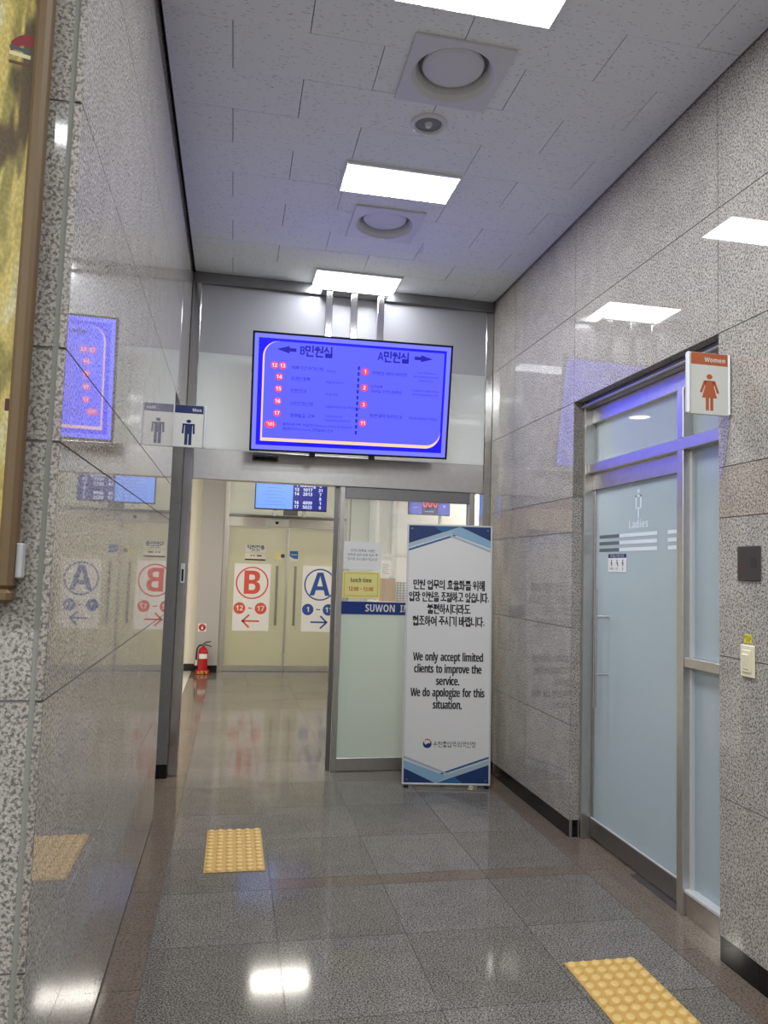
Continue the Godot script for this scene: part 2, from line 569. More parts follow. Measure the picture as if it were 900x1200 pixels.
func materials():
	var g1 := granite(11, 4.6, 0.28, c8(188, 182, 175), c8(156, 150, 143), c8(107, 102, 97), 1.3)
	M.granite = triplanar(mat(Color.WHITE, 0.016), g1, 1.1)
	M.granite_warm = triplanar(mat(c8(252, 245, 238), 0.016), g1, 1.07)
	M.granite_face = triplanar(mat(Color.WHITE, 0.07), g1, 1.1)
	M.granite_edge = triplanar(mat(c8(240, 238, 235), 0.4), g1, 1.1)
	var g2 := granite(23, 4.0, 0.34, c8(146, 141, 134), c8(110, 105, 99), c8(62, 59, 56))
	M.floor = triplanar(mat(Color.WHITE, 0.085, 0.0, 0.31), g2, 1.0)
	M.floor2 = triplanar(mat(c8(243, 242, 240), 0.085, 0.0, 0.31), g2, 0.96)
	var g3 := granite(37, 7.0, 0.22, c8(118, 105, 94), c8(106, 94, 84), c8(86, 76, 67), 0.7)
	M.brown = triplanar(mat(Color.WHITE, 0.085, 0.0, 0.31), g3, 0.9)
	M.joint = mat(c8(122, 119, 116), 0.8)
	M.joint_dark = mat(c8(84, 82, 80), 0.8)
	M.sealant = mat(c8(146, 146, 139), 0.6)
	M.black_stone = mat(c8(16, 17, 19), 0.08)
	M.steel = brushed(c8(212, 209, 205), 0.34)
	M.steel_polished = brushed(c8(214, 212, 210), 0.15)
	M.steel_dark = brushed(c8(150, 149, 150), 0.34)
	M.black = mat(c8(18, 18, 20), 0.35)
	M.black_gloss = mat(c8(10, 10, 12), 0.12)
	M.ceiling = triplanar(mat(Color.WHITE, 0.9), fissured(), 1.24)
	M.ceiling_gap = mat(c8(70, 70, 72), 0.9)
	M.white_metal = mat(c8(222, 222, 222), 0.4)
	M.vent = mat(c8(206, 206, 208), 0.45)
	M.vent_dark = mat(c8(128, 128, 132), 0.7)
	M.plaster = mat(c8(214, 212, 206), 0.85)
	M.cream = mat(c8(232, 226, 212), 0.8)
	M.grey_panel = mat(c8(176, 173, 172), 0.5)
	M.white_floor = mat(c8(222, 220, 214), 0.15)
	M.paper = mat(c8(232, 231, 230), 0.7)
	M.board = mat(c8(226, 224, 222), 0.45)
	M.alu = mat(c8(214, 215, 217), 0.35, 0.2)
	M.ink = mat(c8(24, 25, 34), 0.6)
	M.ink_grey = mat(c8(96, 98, 104), 0.6)
	M.navy = mat(c8(23, 54, 104), 0.5)
	M.mid_blue = mat(c8(44, 100, 148), 0.5)
	M.pale_blue = mat(c8(140, 178, 204), 0.5)
	M.grey_blue = mat(c8(166, 186, 198), 0.5)
	M.sign_navy = mat(c8(28, 46, 102), 0.45)
	M.sign_orange = mat(c8(192, 102, 62), 0.45)
	M.sign_white = mat(c8(226, 226, 220), 0.4)
	M.yellow = mat(c8(198, 158, 84), 0.55)
	M.yellow_worn_lit = mat(c8(222, 188, 116), 0.5)  # worn stud tops, paler still for light put into their colour
	M.red = mat(c8(178, 22, 30), 0.25)
	M.poster_red = mat(c8(214, 84, 70), 0.6)
	M.poster_blue = mat(c8(38, 78, 160), 0.6)
	M.band_blue = mat(c8(22, 50, 124), 0.4)
	M.notice_yellow = mat(c8(234, 222, 142), 0.7)
	M.cardboard = mat(c8(168, 130, 86), 0.85)
	M.ivory = mat(c8(232, 224, 196), 0.4)
	M.tape = mat(c8(226, 214, 40), 0.5)
	M.lampblack = mat(c8(62, 56, 54), 0.35)
	# glass
	M.glass = mat(Color(0.93, 0.97, 0.96, 0.06), 0.0)
	M.glass.transparency = BaseMaterial3D.TRANSPARENCY_ALPHA
	M.frost_green = frosted(c8(180, 204, 190), 0.9, 0.12)
	M.frost_blue = frosted(c8(186, 205, 214), 0.9, 0.2)
	M.frost_clear = frosted(c8(196, 214, 224), 0.45, 0.1)
	M.frost_white = frosted(c8(222, 230, 232), 0.96, 0.06)
	M.frost_yellow = frosted(c8(206, 204, 168), 0.95, 0.12)
	M.frost_pale = frosted(c8(238, 244, 234), 0.95, 0.12)
	M.etch = mat(c8(226, 234, 242), 0.4)
	M.etch_dark = mat(c8(96, 108, 114), 0.4)

func brushed(c: Color, rough: float) -> StandardMaterial3D:
	var m := mat(c, rough, 1.0)
	if not M.has("brush"):
		var n := FastNoiseLite.new()
		n.seed = 5
		n.frequency = 0.05
		n.fractal_octaves = 3
		var im := n.get_seamless_image(256, 256)
		im.convert(Image.FORMAT_L8)
		var src := im.get_data()
		var d := PackedByteArray()
		d.resize(src.size())
		for i in src.size():
			d[i] = 246 + int(src[i] * 9 / 255)
		M.brush = ImageTexture.create_from_image(Image.create_from_data(256, 256, false, Image.FORMAT_L8, d))
	m.albedo_texture = M.brush
	m.uv1_triplanar = true
	m.uv1_world_triplanar = true
	m.uv1_scale = Vector3(1.4, 1.4, 1.4)
	return m

func frosted(c: Color, alpha: float, rough: float) -> StandardMaterial3D:
	var m := mat(Color(c.r, c.g, c.b, alpha), maxf(rough, 0.26))
	m.transparency = BaseMaterial3D.TRANSPARENCY_ALPHA
	m.backlight_enabled = true
	m.backlight = Color(0.9, 0.9, 0.9)
	m.clearcoat_enabled = true
	m.clearcoat = 1.0
	m.clearcoat_roughness = rough
	return m

func glow(c: Color, strength: float) -> StandardMaterial3D:
	var m := mat(Color(0.02, 0.02, 0.02), 0.3)
	m.emission_enabled = true
	m.emission = c
	m.emission_energy_multiplier = strength
	return m

# mineral fibre board: off-white with short fissures and pin holes
func fissured() -> ImageTexture:
	var w := 1024
	var im := Image.create(w, w, false, Image.FORMAT_RGB8)
	im.fill(c8(226, 229, 232))
	var r := RandomNumberGenerator.new()
	r.seed = 91
	for i in 1500:
		var x := r.randi_range(0, w - 20)
		var y := r.randi_range(0, w - 4)
		var l := r.randi_range(3, 14)
		var v := r.randi_range(110, 178)
		var dy := 0
		for k in l:
			if r.randf() < 0.25:
				dy += r.randi_range(-1, 1)
			im.fill_rect(Rect2i(x + k, clampi(y + dy, 0, w - 3), 1, 1 if r.randf() < 0.6 else 2), Color8(v, v, v))
	for i in 5000:
		var v := r.randi_range(165, 220)
		im.fill_rect(Rect2i(r.randi_range(0, w - 2), r.randi_range(0, w - 2), 1, 1), Color8(v, v, v))
	return ImageTexture.create_from_image(im)

# ================================================================ lamps
func ceiling_light(at: Vector3, w: float, d: float, radiance: float, c: Color, label: String, group: String):
	var t := thing("ceiling_light", label, "ceiling light", at, group)
	var st := begin()
	var e := 0.014
	chamfer_box(st, Vector3(0, -0.006, -d / 2 - e / 2), Vector3(w + 2 * e, 0.012, e), 0.002)
	chamfer_box(st, Vector3(0, -0.006, d / 2 + e / 2), Vector3(w + 2 * e, 0.012, e), 0.002)
	chamfer_box(st, Vector3(-w / 2 - e / 2, -0.006, 0), Vector3(e, 0.012, d), 0.002)
	chamfer_box(st, Vector3(w / 2 + e / 2, -0.006, 0), Vector3(e, 0.012, d), 0.002)
	part(t, "frame", st.commit(), M.white_metal)
	part(t, "light_diffuser", box_mesh(Vector3(w, 0.006, d)), glow(c, 1.6), Vector3(0, -0.004, 0))
	var l := AreaLight3D.new()
	l.name = "panel_light"
	l.area_normalize_energy = false
	l.area_size = Vector2(w, d)
	l.light_energy = radiance / PI
	l.light_color = c
	l.shadow_enabled = true
	l.area_range = 30.0
	t.add_child(l)
	l.position = Vector3(0, -0.0085, 0)
	l.rotation = Vector3(-PI / 2, 0, 0)

func round_light(at: Vector3, label: String, radiance := 340.0):
	var t := thing("round_ceiling_light", label, "ceiling light", at)
	part(t, "ring", lathe([Vector2(0.068, -0.012), Vector2(0.074, -0.016), Vector2(0.09, -0.012), Vector2(0.094, 0.0)], 28), M.white_metal)
	part(t, "light_diffuser", lathe([Vector2(0.0, -0.01), Vector2(0.07, -0.01), Vector2(0.07, -0.0)], 28), glow(Color(1, 0.99, 0.96), 3.0))
	var l := AreaLight3D.new()
	l.name = "round_light"
	l.area_normalize_energy = false
	l.area_size = Vector2(0.12, 0.12)
	l.light_energy = radiance / PI
	l.light_color = Color(0.95, 0.98, 1.0)
	l.shadow_enabled = true
	l.area_range = 20.0
	t.add_child(l)
	l.position = Vector3(0, -0.018, 0)
	l.rotation = Vector3(-PI / 2, 0, 0)

# ================================================================ floor and ceiling
func build_floor():
	var f := structure("floor", "polished grey granite tile floor with brown stone borders", "floor")
	wb(f, "bedding", -4.6, 4.6, -0.14, -0.003, -13.5, 4.6, M.joint_dark)
	var g := 0.0013
	var xs := [-0.25, 0.245, 0.775, 1.305, 1.83]
	# corridor and hall, pieces told apart in view
	var zcols := []
	for c in 4:
		var zs := []
		var z := -2.05
		while z > -3.5:
			zs.append(z)
			z -= 0.55
		zs.append(-3.645)
		if c > 0:
			zs.append(-3.755)
		z = -4.29 if c > 0 else -4.19
		while z > ZF + 0.2:
			zs.append(z)
			z -= 0.55
		zs.append(ZF - 0.35)
		zcols.append(zs)
	for c in 4:
		var zs: Array = zcols[c]
		for k in zs.size() - 1:
			var m: Material = M.floor if (k + c) % 2 == 0 else M.floor2
			if zs[k] == -3.645 and c > 0:
				m = M.brown
			wb(f, "floor_tile", xs[c] + g, xs[c + 1] - g, -0.003, 0.0, zs[k + 1] + g, zs[k] - g, m)
	# brown border bands
	for s in [-1, 1]:
		var z := -2.05
		while z > ZE:
			var z1 := maxf(z - 0.82, ZE + 0.0)
			if s < 0:
				wb(f, "border_tile", XL, -0.25 - g, -0.003, 0.0, z1 + g, z - g, M.brown)
			else:
				wb(f, "border_tile", 1.83 + g, XR, -0.003, 0.0, z1 + g, z - g, M.brown)
			z = z1
			if z <= ZE + 0.001:
				break
	wb(f, "threshold_tile", XR, 2.2, -0.003, 0.0, -4.15, -2.776, M.brown)
	wb(f, "threshold_tile", -0.62, XL, -0.003, 0.0, -5.56, -4.64, M.brown)
	# hall borders and the rest of the hall floor
	var zz := ZE
	while zz > ZF + 0.1:
		var z2 := maxf(zz - 0.9, ZF - 0.35)
		wb(f, "border_tile", -0.5, -0.25 - g, -0.003, 0.0, z2 + g, zz - g, M.brown)
		zz = z2
	wb(f, "pale_floor", -4.5, -0.504, -0.003, 0.0, ZF - 0.35, ZE, M.white_floor)
	wb(f, "office_floor", -0.26, 1.76, -0.003, 0.0, ZF - 2.4, ZF - 0.36, M.white_floor)
	wb(f, "hall_floor", 1.83 + g, 4.5, -0.003, 0.0, ZF - 0.35, ZE, M.floor2)
	# lobby floor behind the corridor mouth
	wb(f, "lobby_floor", -4.5, XR, -0.003, 0.0, -2.05, 4.5, M.floor)
	wb(f, "restroom_floor", 2.2, 4.5, -0.003, 0.0, ZE, -1.9, M.white_floor)
	wb(f, "restroom_floor", -4.5, -0.62, -0.003, 0.0, ZE, -2.05, M.white_floor)

func build_ceiling():
	var c := structure("ceiling", "ceiling of fissured mineral fibre tiles laid in running bond", "ceiling")
	wb(c, "ceiling_backing", -4.6, 4.6, H + 0.06, H + 0.14, -5.75, 4.6, M.ceiling_gap)
	var gx := 0.0018
	var row := 0
	var z := -5.573
	var rows := [[-5.573, ZE + 0.06]]
	while z < -1.2:
		rows.append([z + 0.2955, z])
		z += 0.2955
	for i in rows.size():
		var z1: float = rows[i][0]
		var z0: float = rows[i][1]
		if i == 0:
			z1 = -5.573
			z0 = ZE - 0.02
		var lo := minf(z0, z1) + 0.0006
		var hi := maxf(z0, z1) - 0.0006
		var x := -0.1 - 0.62 * 3 + (0.31 if i % 2 == 0 else 0.0)
		while x < XR:
			var a := maxf(x + gx, XL + 0.019)
			var b := minf(x + 0.62 - gx, XR - 0.016)
			if b - a > 0.02:
				var lift := rng.randf_range(0.0, 0.0016)
				for q in cut_out(Rect2(a, lo, b - a, hi - lo), [Rect2(0.843 - 0.2, -3.015 - 0.2, 0.4, 0.4), Rect2(0.838 - 0.2, -4.495 - 0.2, 0.4, 0.4)]):
					wb(c, "ceiling_tile", q.position.x, q.end.x, H + lift, H + 0.016, q.position.y, q.end.y, M.ceiling)
			x += 0.62
	wb(c, "lobby_ceiling", -4.5, XL, H, H + 0.016, ZC, 4.5, M.ceiling)
	wb(c, "lobby_ceiling", XL, XR - 0.016, H, H + 0.016, z, 4.5, M.ceiling)
	wb(c, "hall_ceiling", -4.5, 4.5, HH, HH + 0.05, ZF - 2.5, ZE - 0.1, M.ceiling)

# what is left of a tile where square openings are cut for the vents
func cut_out(tile: Rect2, holes: Array) -> Array:
	var left := [tile]
	for h in holes:
		var next := []
		for t in left:
			var k: Rect2 = t.intersection(h)
			if not k.has_area():
				next.append(t)
				continue
			for q in [Rect2(t.position.x, t.position.y, t.size.x, k.position.y - t.position.y), Rect2(t.position.x, k.end.y, t.size.x, t.end.y - k.end.y),
					Rect2(t.position.x, k.position.y, k.position.x - t.position.x, k.size.y), Rect2(k.end.x, k.position.y, t.end.x - k.end.x, k.size.y)]:
				if q.size.x > 0.004 and q.size.y > 0.004:
					next.append(q)
		left = next
	return left

# ================================================================ walls
# granite panels on a plane x = const; side = +1 panel body lies at larger x
func stone_x(parent: Node3D, x: float, side: float, z0: float, z1: float, y0: float, y1: float, m: Material):
	var g := 0.0022
	wb(parent, "granite_panel", x, x + side * 0.0036, y0 + g, y1 - g, z0 + g, z1 - g, m)

func row_material(i: int) -> Material:
	return M.granite_warm if i == 3 else M.granite

func build_walls():
	# ---- corridor wall with the mens doorway
	var wl := structure("wall_left", "polished grey granite corridor wall with the mens doorway", "wall")
	wb(wl, "wall_core", XL - 0.2, XL - 0.0034, 0.0, H + 0.06, -4.64, ZC - 0.003, M.joint)
	wb(wl, "wall_core", XL - 0.2, XL - 0.0034, RH + 0.02, H + 0.06, -5.56, -4.64, M.joint)
	wb(wl, "wall_core", XL - 0.2, XL - 0.0034, 0.0, H + 0.06, ZE + 0.01, -5.56, M.joint)
	var zl := [ZC, -2.745, -3.69, -4.64, -5.56, ZE + 0.06]
	for k in zl.size() - 1:
		if absf(zl[k] - zl[k + 1]) < 0.01:
			continue
		for i in 7:
			if k == 3 and ROWS[i] < RH - 0.01:
				continue
			stone_x(wl, XL, -1.0, zl[k + 1], zl[k], ROWS[i] if i > 0 or k > 2 else 0.014, ROWS[i + 1], row_material(i))
	for i in 4:
		if i == 3:
			wb(wl, "baseboard", XL - 0.02, XL, 0.0, 0.095, ZE + 0.06, -5.56, M.black_stone)
		else:
			wb(wl, "base_joint", XL - 0.02, XL - 0.001, 0.0, 0.013, zl[i + 1] + 0.001, zl[i] - 0.001, M.joint_dark)
	# reveals of the mens doorway
	for i in 5:
		wb(wl, "reveal_panel", XL - 0.1, XL - 0.0038, ROWS[i] + 0.002, minf(ROWS[i + 1], RH) - 0.002, -5.56 - 0.02, -5.56, M.granite)
		wb(wl, "reveal_panel", XL - 0.1, XL - 0.0038, ROWS[i] + 0.002, minf(ROWS[i + 1], RH) - 0.002, -4.66, -4.64, M.granite)
	wb(wl, "baseboard", XL - 0.1, XL - 0.0038, 0.0, 0.095, -5.575, -5.555, M.black_stone)
	wb(wl, "soffit_panel", XL - 0.1, XL - 0.0038, RH + 0.001, RH + 0.02, -5.56, -4.64, M.granite)
	# ---- lobby face with the painting, and the open corner joint
	var wp := structure("wall_lobby", "grey granite lobby wall that carries the framed painting", "wall")
	wb(wp, "wall_core", -4.5, XL - 0.028, 0.0, H, ZC - 0.2, ZC - 0.0045, M.joint)
	for i in 7:
		var xx := [XL - 0.028, -1.45, -2.4, -3.4, -4.45]
		for k in 4:
			wb(wp, "granite_panel", xx[k + 1] + 0.002, xx[k], ROWS[i] + 0.003, ROWS[i + 1] - 0.003, ZC - 0.0046, ZC - 0.001, M.granite_face)
		wb(wp, "edge_panel", XL - 0.016, XL - 0.0005, ROWS[i] + 0.003, ROWS[i + 1] - 0.003, ZC, ZC + 0.002, M.granite_edge)
	wb(wp, "corner_sealant", XL - 0.028, XL - 0.016, 0.0, H, ZC - 0.026, ZC - 0.0015, M.sealant)
	wb(wp, "baseboard", -4.45, XL - 0.002, 0.0, 0.095, ZC - 0.02, ZC - 0.003, M.black_stone)
	# ---- wall with the ladies doorway
	var wr := structure("wall_right", "polished grey granite wall with the ladies doorway", "wall")
	wb(wr, "wall_core", XR + 0.0034, XR + 0.2, 0.0, H + 0.06, -2.776, 4.5, M.joint)
	wb(wr, "wall_core", XR + 0.0034, XR + 0.2, RH + 0.02, H + 0.06, -4.15, -2.776, M.joint)
	wb(wr, "wall_core", XR + 0.0034, XR + 0.2, 0.0, H + 0.06, ZE + 0.01, -4.15, M.joint)
	var zr := [-0.95, -1.86, -2.776, -4.15, -5.14, ZE + 0.01]
	for k in zr.size() - 1:
		for i in 7:
			if k == 2 and ROWS[i] < RH - 0.01:
				continue
			stone_x(wr, XR, 1.0, zr[k + 1], zr[k], ROWS[i], ROWS[i + 1], row_material(i))
	wb(wr, "granite_facing", XR, XR + 0.024, 0.0, 3.72, -0.95, 4.5, M.granite)
	for q in [[-4.15, -5.14], [-5.14, ZE + 0.01], [-0.95, -1.75], [-1.75, -2.55], [-2.55, -2.776]]:
		wb(wr, "baseboard", XR + 0.002, XR + 0.02, 0.0, 0.093, q[1] + 0.0008, q[0] - 0.0008, M.black_stone)
	for i in 5:
		wb(wr, "reveal_panel", XR + 0.0038, XR + 0.06, ROWS[i] + 0.002, minf(ROWS[i + 1], RH) - 0.002, -4.172, -4.15, M.granite)
		wb(wr, "reveal_panel", XR + 0.0038, XR + 0.06, ROWS[i] + 0.002, minf(ROWS[i + 1], RH) - 0.002, -2.776, -2.756, M.granite)
	wb(wr, "baseboard", XR + 0.02, XR + 0.055, 0.0, 0.095, -4.165, -4.147, M.black_stone)
	wb(wr, "soffit_panel", XR + 0.0038, XR + 0.06, RH + 0.001, RH + 0.02, -4.15, -2.776, M.granite)
	# ---- ceiling trims
	# the ceiling stops short of both walls; a slim metal angle edges the tiles and the gap beside it is open
	var t1 := structure("trim_1", "slim metal edge angle along the ceiling gap over the mens side wall", "trim")
	wb(t1, "edge_angle", XL + 0.0155, XL + 0.019, H - 0.003, H + 0.03, ZE + 0.06, ZC, M.alu)
	var t2 := structure("trim_2", "slim metal edge angle along the ceiling gap over the ladies side wall", "trim")
	wb(t2, "edge_angle", XR - 0.016, XR - 0.0125, H - 0.003, H + 0.03, ZE + 0.06, 4.4, M.alu)
	# ---- outer shells
	var wf := structure("wall_front", "plain plaster wall of the lobby behind the entrance", "wall")
	wb(wf, "wall_core", -4.5, XR + 0.1, 0.0, H, 4.5, 4.6, M.plaster)
	var wo := structure("wall_lobby_side", "plain plaster side wall of the lobby", "wall")
	wb(wo, "wall_core", -4.6, -4.5, 0.0, H, ZC, 4.5, M.plaster)
	var rr := structure("wall_restroom_ladies", "pale plaster walls of the ladies restroom", "wall")
	wb(rr, "wall_core", 4.4, 4.5, 0.0, 2.7, ZE - 0.1, -1.9, M.plaster)
	wb(rr, "wall_core", XR + 0.2, 4.4, 0.0, 2.7, -2.0, -1.9, M.plaster)
	wb(rr, "restroom_ceiling", XR + 0.2, 4.4, 2.6, 2.7, ZE, -2.0, M.plaster)
	var rm := structure("wall_restroom_mens", "pale plaster walls of the mens restroom", "wall")
	wb(rm, "wall_core", -2.6, -2.5, 0.0, 2.7, ZE, -3.9, M.plaster)
	wb(rm, "wall_core", -2.5, XL - 0.2, 0.0, 2.7, -4.0, -3.9, M.plaster)
	wb(rm, "restroom_ceiling", -2.5, XL - 0.2, 2.6, 2.7, ZE, -4.0, M.plaster)

# ================================================================ toilet doors, s = +1 ladies, -1 mens
func build_toilet_door(called: String, s: float):
	var lad := s > 0
	var z0 := -4.15 if lad else -5.56
	var z1 := -2.776 if lad else -4.64
	var d := structure(called, "steel framed frosted glass door of the %s restroom" % ("ladies" if lad else "mens"), "door", Vector3((XR if lad else XL), 0, (z0 + z1) / 2))
	var wall := XR if lad else XL
	var X := func(o: float) -> float: return wall + s * o
	var B := func(p, n, o0, o1, y0, y1, za, zb, m, b = 0.0): return wb(p, n, X.call(o0), X.call(o1), y0, y1, za, zb, m, b)
	var zm := -3.20 if lad else z1 + 0.02    # mullion front edge
	var off := 0.06 if lad else 0.1
	# frame: far jamb, near jamb, head
	B.call(d, "jamb", off, 0.16, 0.0, RH, z0, z0 + 0.03, M.steel, 0.003)
	B.call(d, "jamb", off, 0.16, 0.0, RH, z1 - 0.03, z1, M.steel, 0.003)
	B.call(d, "head_rail", off, 0.16, 2.50, RH, z0 + 0.03, z1 - 0.03, M.steel_dark, 0.002)
	B.call(d, "head_bead", off - 0.02, off, 2.505, 2.515, z0 + 0.005, z1 - 0.005, M.steel, 0.002)
	B.call(d, "head_box", 0.105, 0.16, 2.41, 2.5, z0 + 0.03, z1 - 0.03, M.steel, 0.003)
	B.call(d, "transom_bar", 0.078, 0.16, 2.108, 2.165, z0 + 0.03, z1 - 0.03, M.steel, 0.003)
	B.call(d, "track_box", 0.112, 0.17, 2.012, 2.108, z0 + 0.03, zm, M.steel, 0.002)
	B.call(d, "transom_glass", 0.13, 0.138, 2.165, 2.41, z0 + 0.03, z1 - 0.03, M.frost_clear)
	if lad:
		B.call(d, "mullion", 0.078, 0.165, 0.0, 2.108, zm, zm + 0.05, M.steel, 0.003)
		B.call(d, "mullion", 0.078, 0.13, 2.165, 2.41, zm, zm + 0.05, M.steel, 0.003)
		var sl := empty(d, "sidelight", Vector3.ZERO)
		B.call(sl, "glazing_bead", 0.115, 0.13, 0.115, 2.108, zm + 0.05, zm + 0.066, M.alu)
		B.call(sl, "mid_rail", 0.085, 0.15, 1.10, 1.145, zm + 0.05, z1 - 0.03, M.steel, 0.002)
		B.call(sl, "kick_plate", 0.09, 0.15, 0.0, 0.1, zm + 0.05, z1 - 0.03, M.steel_polished, 0.002)
		B.call(sl, "sill_bead", 0.085, 0.15, 0.1, 0.115, zm + 0.05, z1 - 0.03, M.alu, 0.002)
		B.call(sl, "glass_pane", 0.13, 0.138, 0.115, 1.10, zm + 0.066, z1 - 0.03, M.frost_blue)
		B.call(sl, "glass_pane", 0.13, 0.138, 1.145, 2.108, zm + 0.066, z1 - 0.03, M.frost_blue)
	# sliding leaf
	var leaf := empty(d, "door_leaf", Vector3.ZERO)
	var za := z0 + 0.032
	var zb := zm - 0.002
	B.call(leaf, "bottom_rail", 0.118, 0.15, 0.012, 0.115, za, zb, M.steel_dark, 0.003)
	B.call(leaf, "rail_bead", 0.116, 0.126, 0.115, 0.122, za + 0.004, zb, M.alu)
	B.call(leaf, "stile", 0.122, 0.15, 0.115, 2.012, za, za + 0.018, M.steel_polished, 0.002)
	B.call(leaf, "glass_pane", 0.13, 0.138, 0.122, 2.012, za + 0.018, zb, M.frost_blue)
	if not lad:
		return
	B.call(d, "floor_plate", 0.075, 0.112, 0.0, 0.004, -3.6, -3.21, M.steel_dark)
	# long pull handle on two round posts
	var st := begin()
	tube(st, [Vector3(X.call(0.05), 0.775, -3.945), Vector3(X.call(0.05), 1.43, -3.945)], 0.011, 12)
	letters(leaf, "pull_handle", st, M.steel_polished, -leaf.global_position)
	for y in [0.955, 1.275]:
		st = begin()
		tube(st, [Vector3(X.call(0.05), y, -3.945), Vector3(X.call(0.129), y, -3.945)], 0.009, 10)
		letters(leaf, "handle_post", st, M.steel_polished, -leaf.global_position)
	# etched figure, word and stripes on the pane (local x runs away from the mullion: seen from the corridor, far side first)
	var face := Vector3(X.call(0.1285), 0, 0)
	var tr := Vector3(0, -PI / 2, 0)
	st = begin()
	flat(st, disc_pts(Vector2(0, 1.962), 0.011, 16))
	rect(st, -0.03, 1.938, -0.016, 1.866)
	rect(st, 0.016, 1.938, 0.03, 1.866)
	rect(st, -0.03, 1.938, 0.03, 1.930)
	rect(st, -0.022, 1.874, 0.022, 1.866)
	rect(st, -0.006, 1.866, 0.006, 1.818)
	write(st, "Ladies", Vector2(0, 1.785), 0.058, 0, 0.19, true)
	letters(leaf, "etched_lettering", st, M.etch, face + Vector3(0, 0, -3.63) - leaf.global_position, tr)
	st = begin()
	for k in 3:
		var y := 1.721 - k * 0.0385
		rect(st, -0.2, y, 0.18, y + 0.019)
		rect(st, 0.275, y, 0.35, y + 0.019)
	letters(leaf, "etched_stripes", st, M.etch, face + Vector3(0, 0, -3.63) - leaf.global_position, tr)
	st = begin()
	for k in 3:
		var y := 1.721 - k * 0.0385
		rect(st, -0.43, y, -0.2, y + 0.019)
	letters(leaf, "dark_stripes", st, M.etch_dark, face + Vector3(0, 0, -3.63) - leaf.global_position, tr)
	# notice with three pictograms
	var n := thing("door_sticker", "small white notice with blue heading stuck on the ladies door glass", "sticker", Vector3(X.call(0.1278), 1.53, -3.85), "", tr)
	part(n, "sheet", box_mesh(Vector3(0.2, 0.1, 0.001)), M.paper, Vector3(0, 0.05, 0))
	st = begin()
	rect(st, -0.1, 0.078, 0.1, 0.1)
	letters(n, "heading_band", st, M.sign_navy, Vector3(0, 0, 0.0008))
	st = begin()
	write(st, "화장실 이용 안내", Vector2(0, 0.089), 0.016, 0, 0.15)
	letters(n, "heading_lettering", st, M.sign_white, Vector3(0, 0, 0.0012))
	for k in 3:
		var cx := -0.062 + 0.062 * k
		st = begin()
		flat(st, disc_pts(Vector2(cx, 0.063), 0.006, 12))
		stroke(st, [Vector2(cx, 0.056), Vector2(cx + (0.008 if k == 1 else 0.0), 0.036)], 0.009)
		stroke(st, [Vector2(cx - 0.012, 0.05), Vector2(cx + 0.012, 0.046)], 0.004)
		write(st, ["휴지통", "변기", "물"][k], Vector2(cx, 0.017), 0.015, 0)
		letters(n, "pictogram", st, M.ink_grey, Vector3(0, 0, 0.0009))

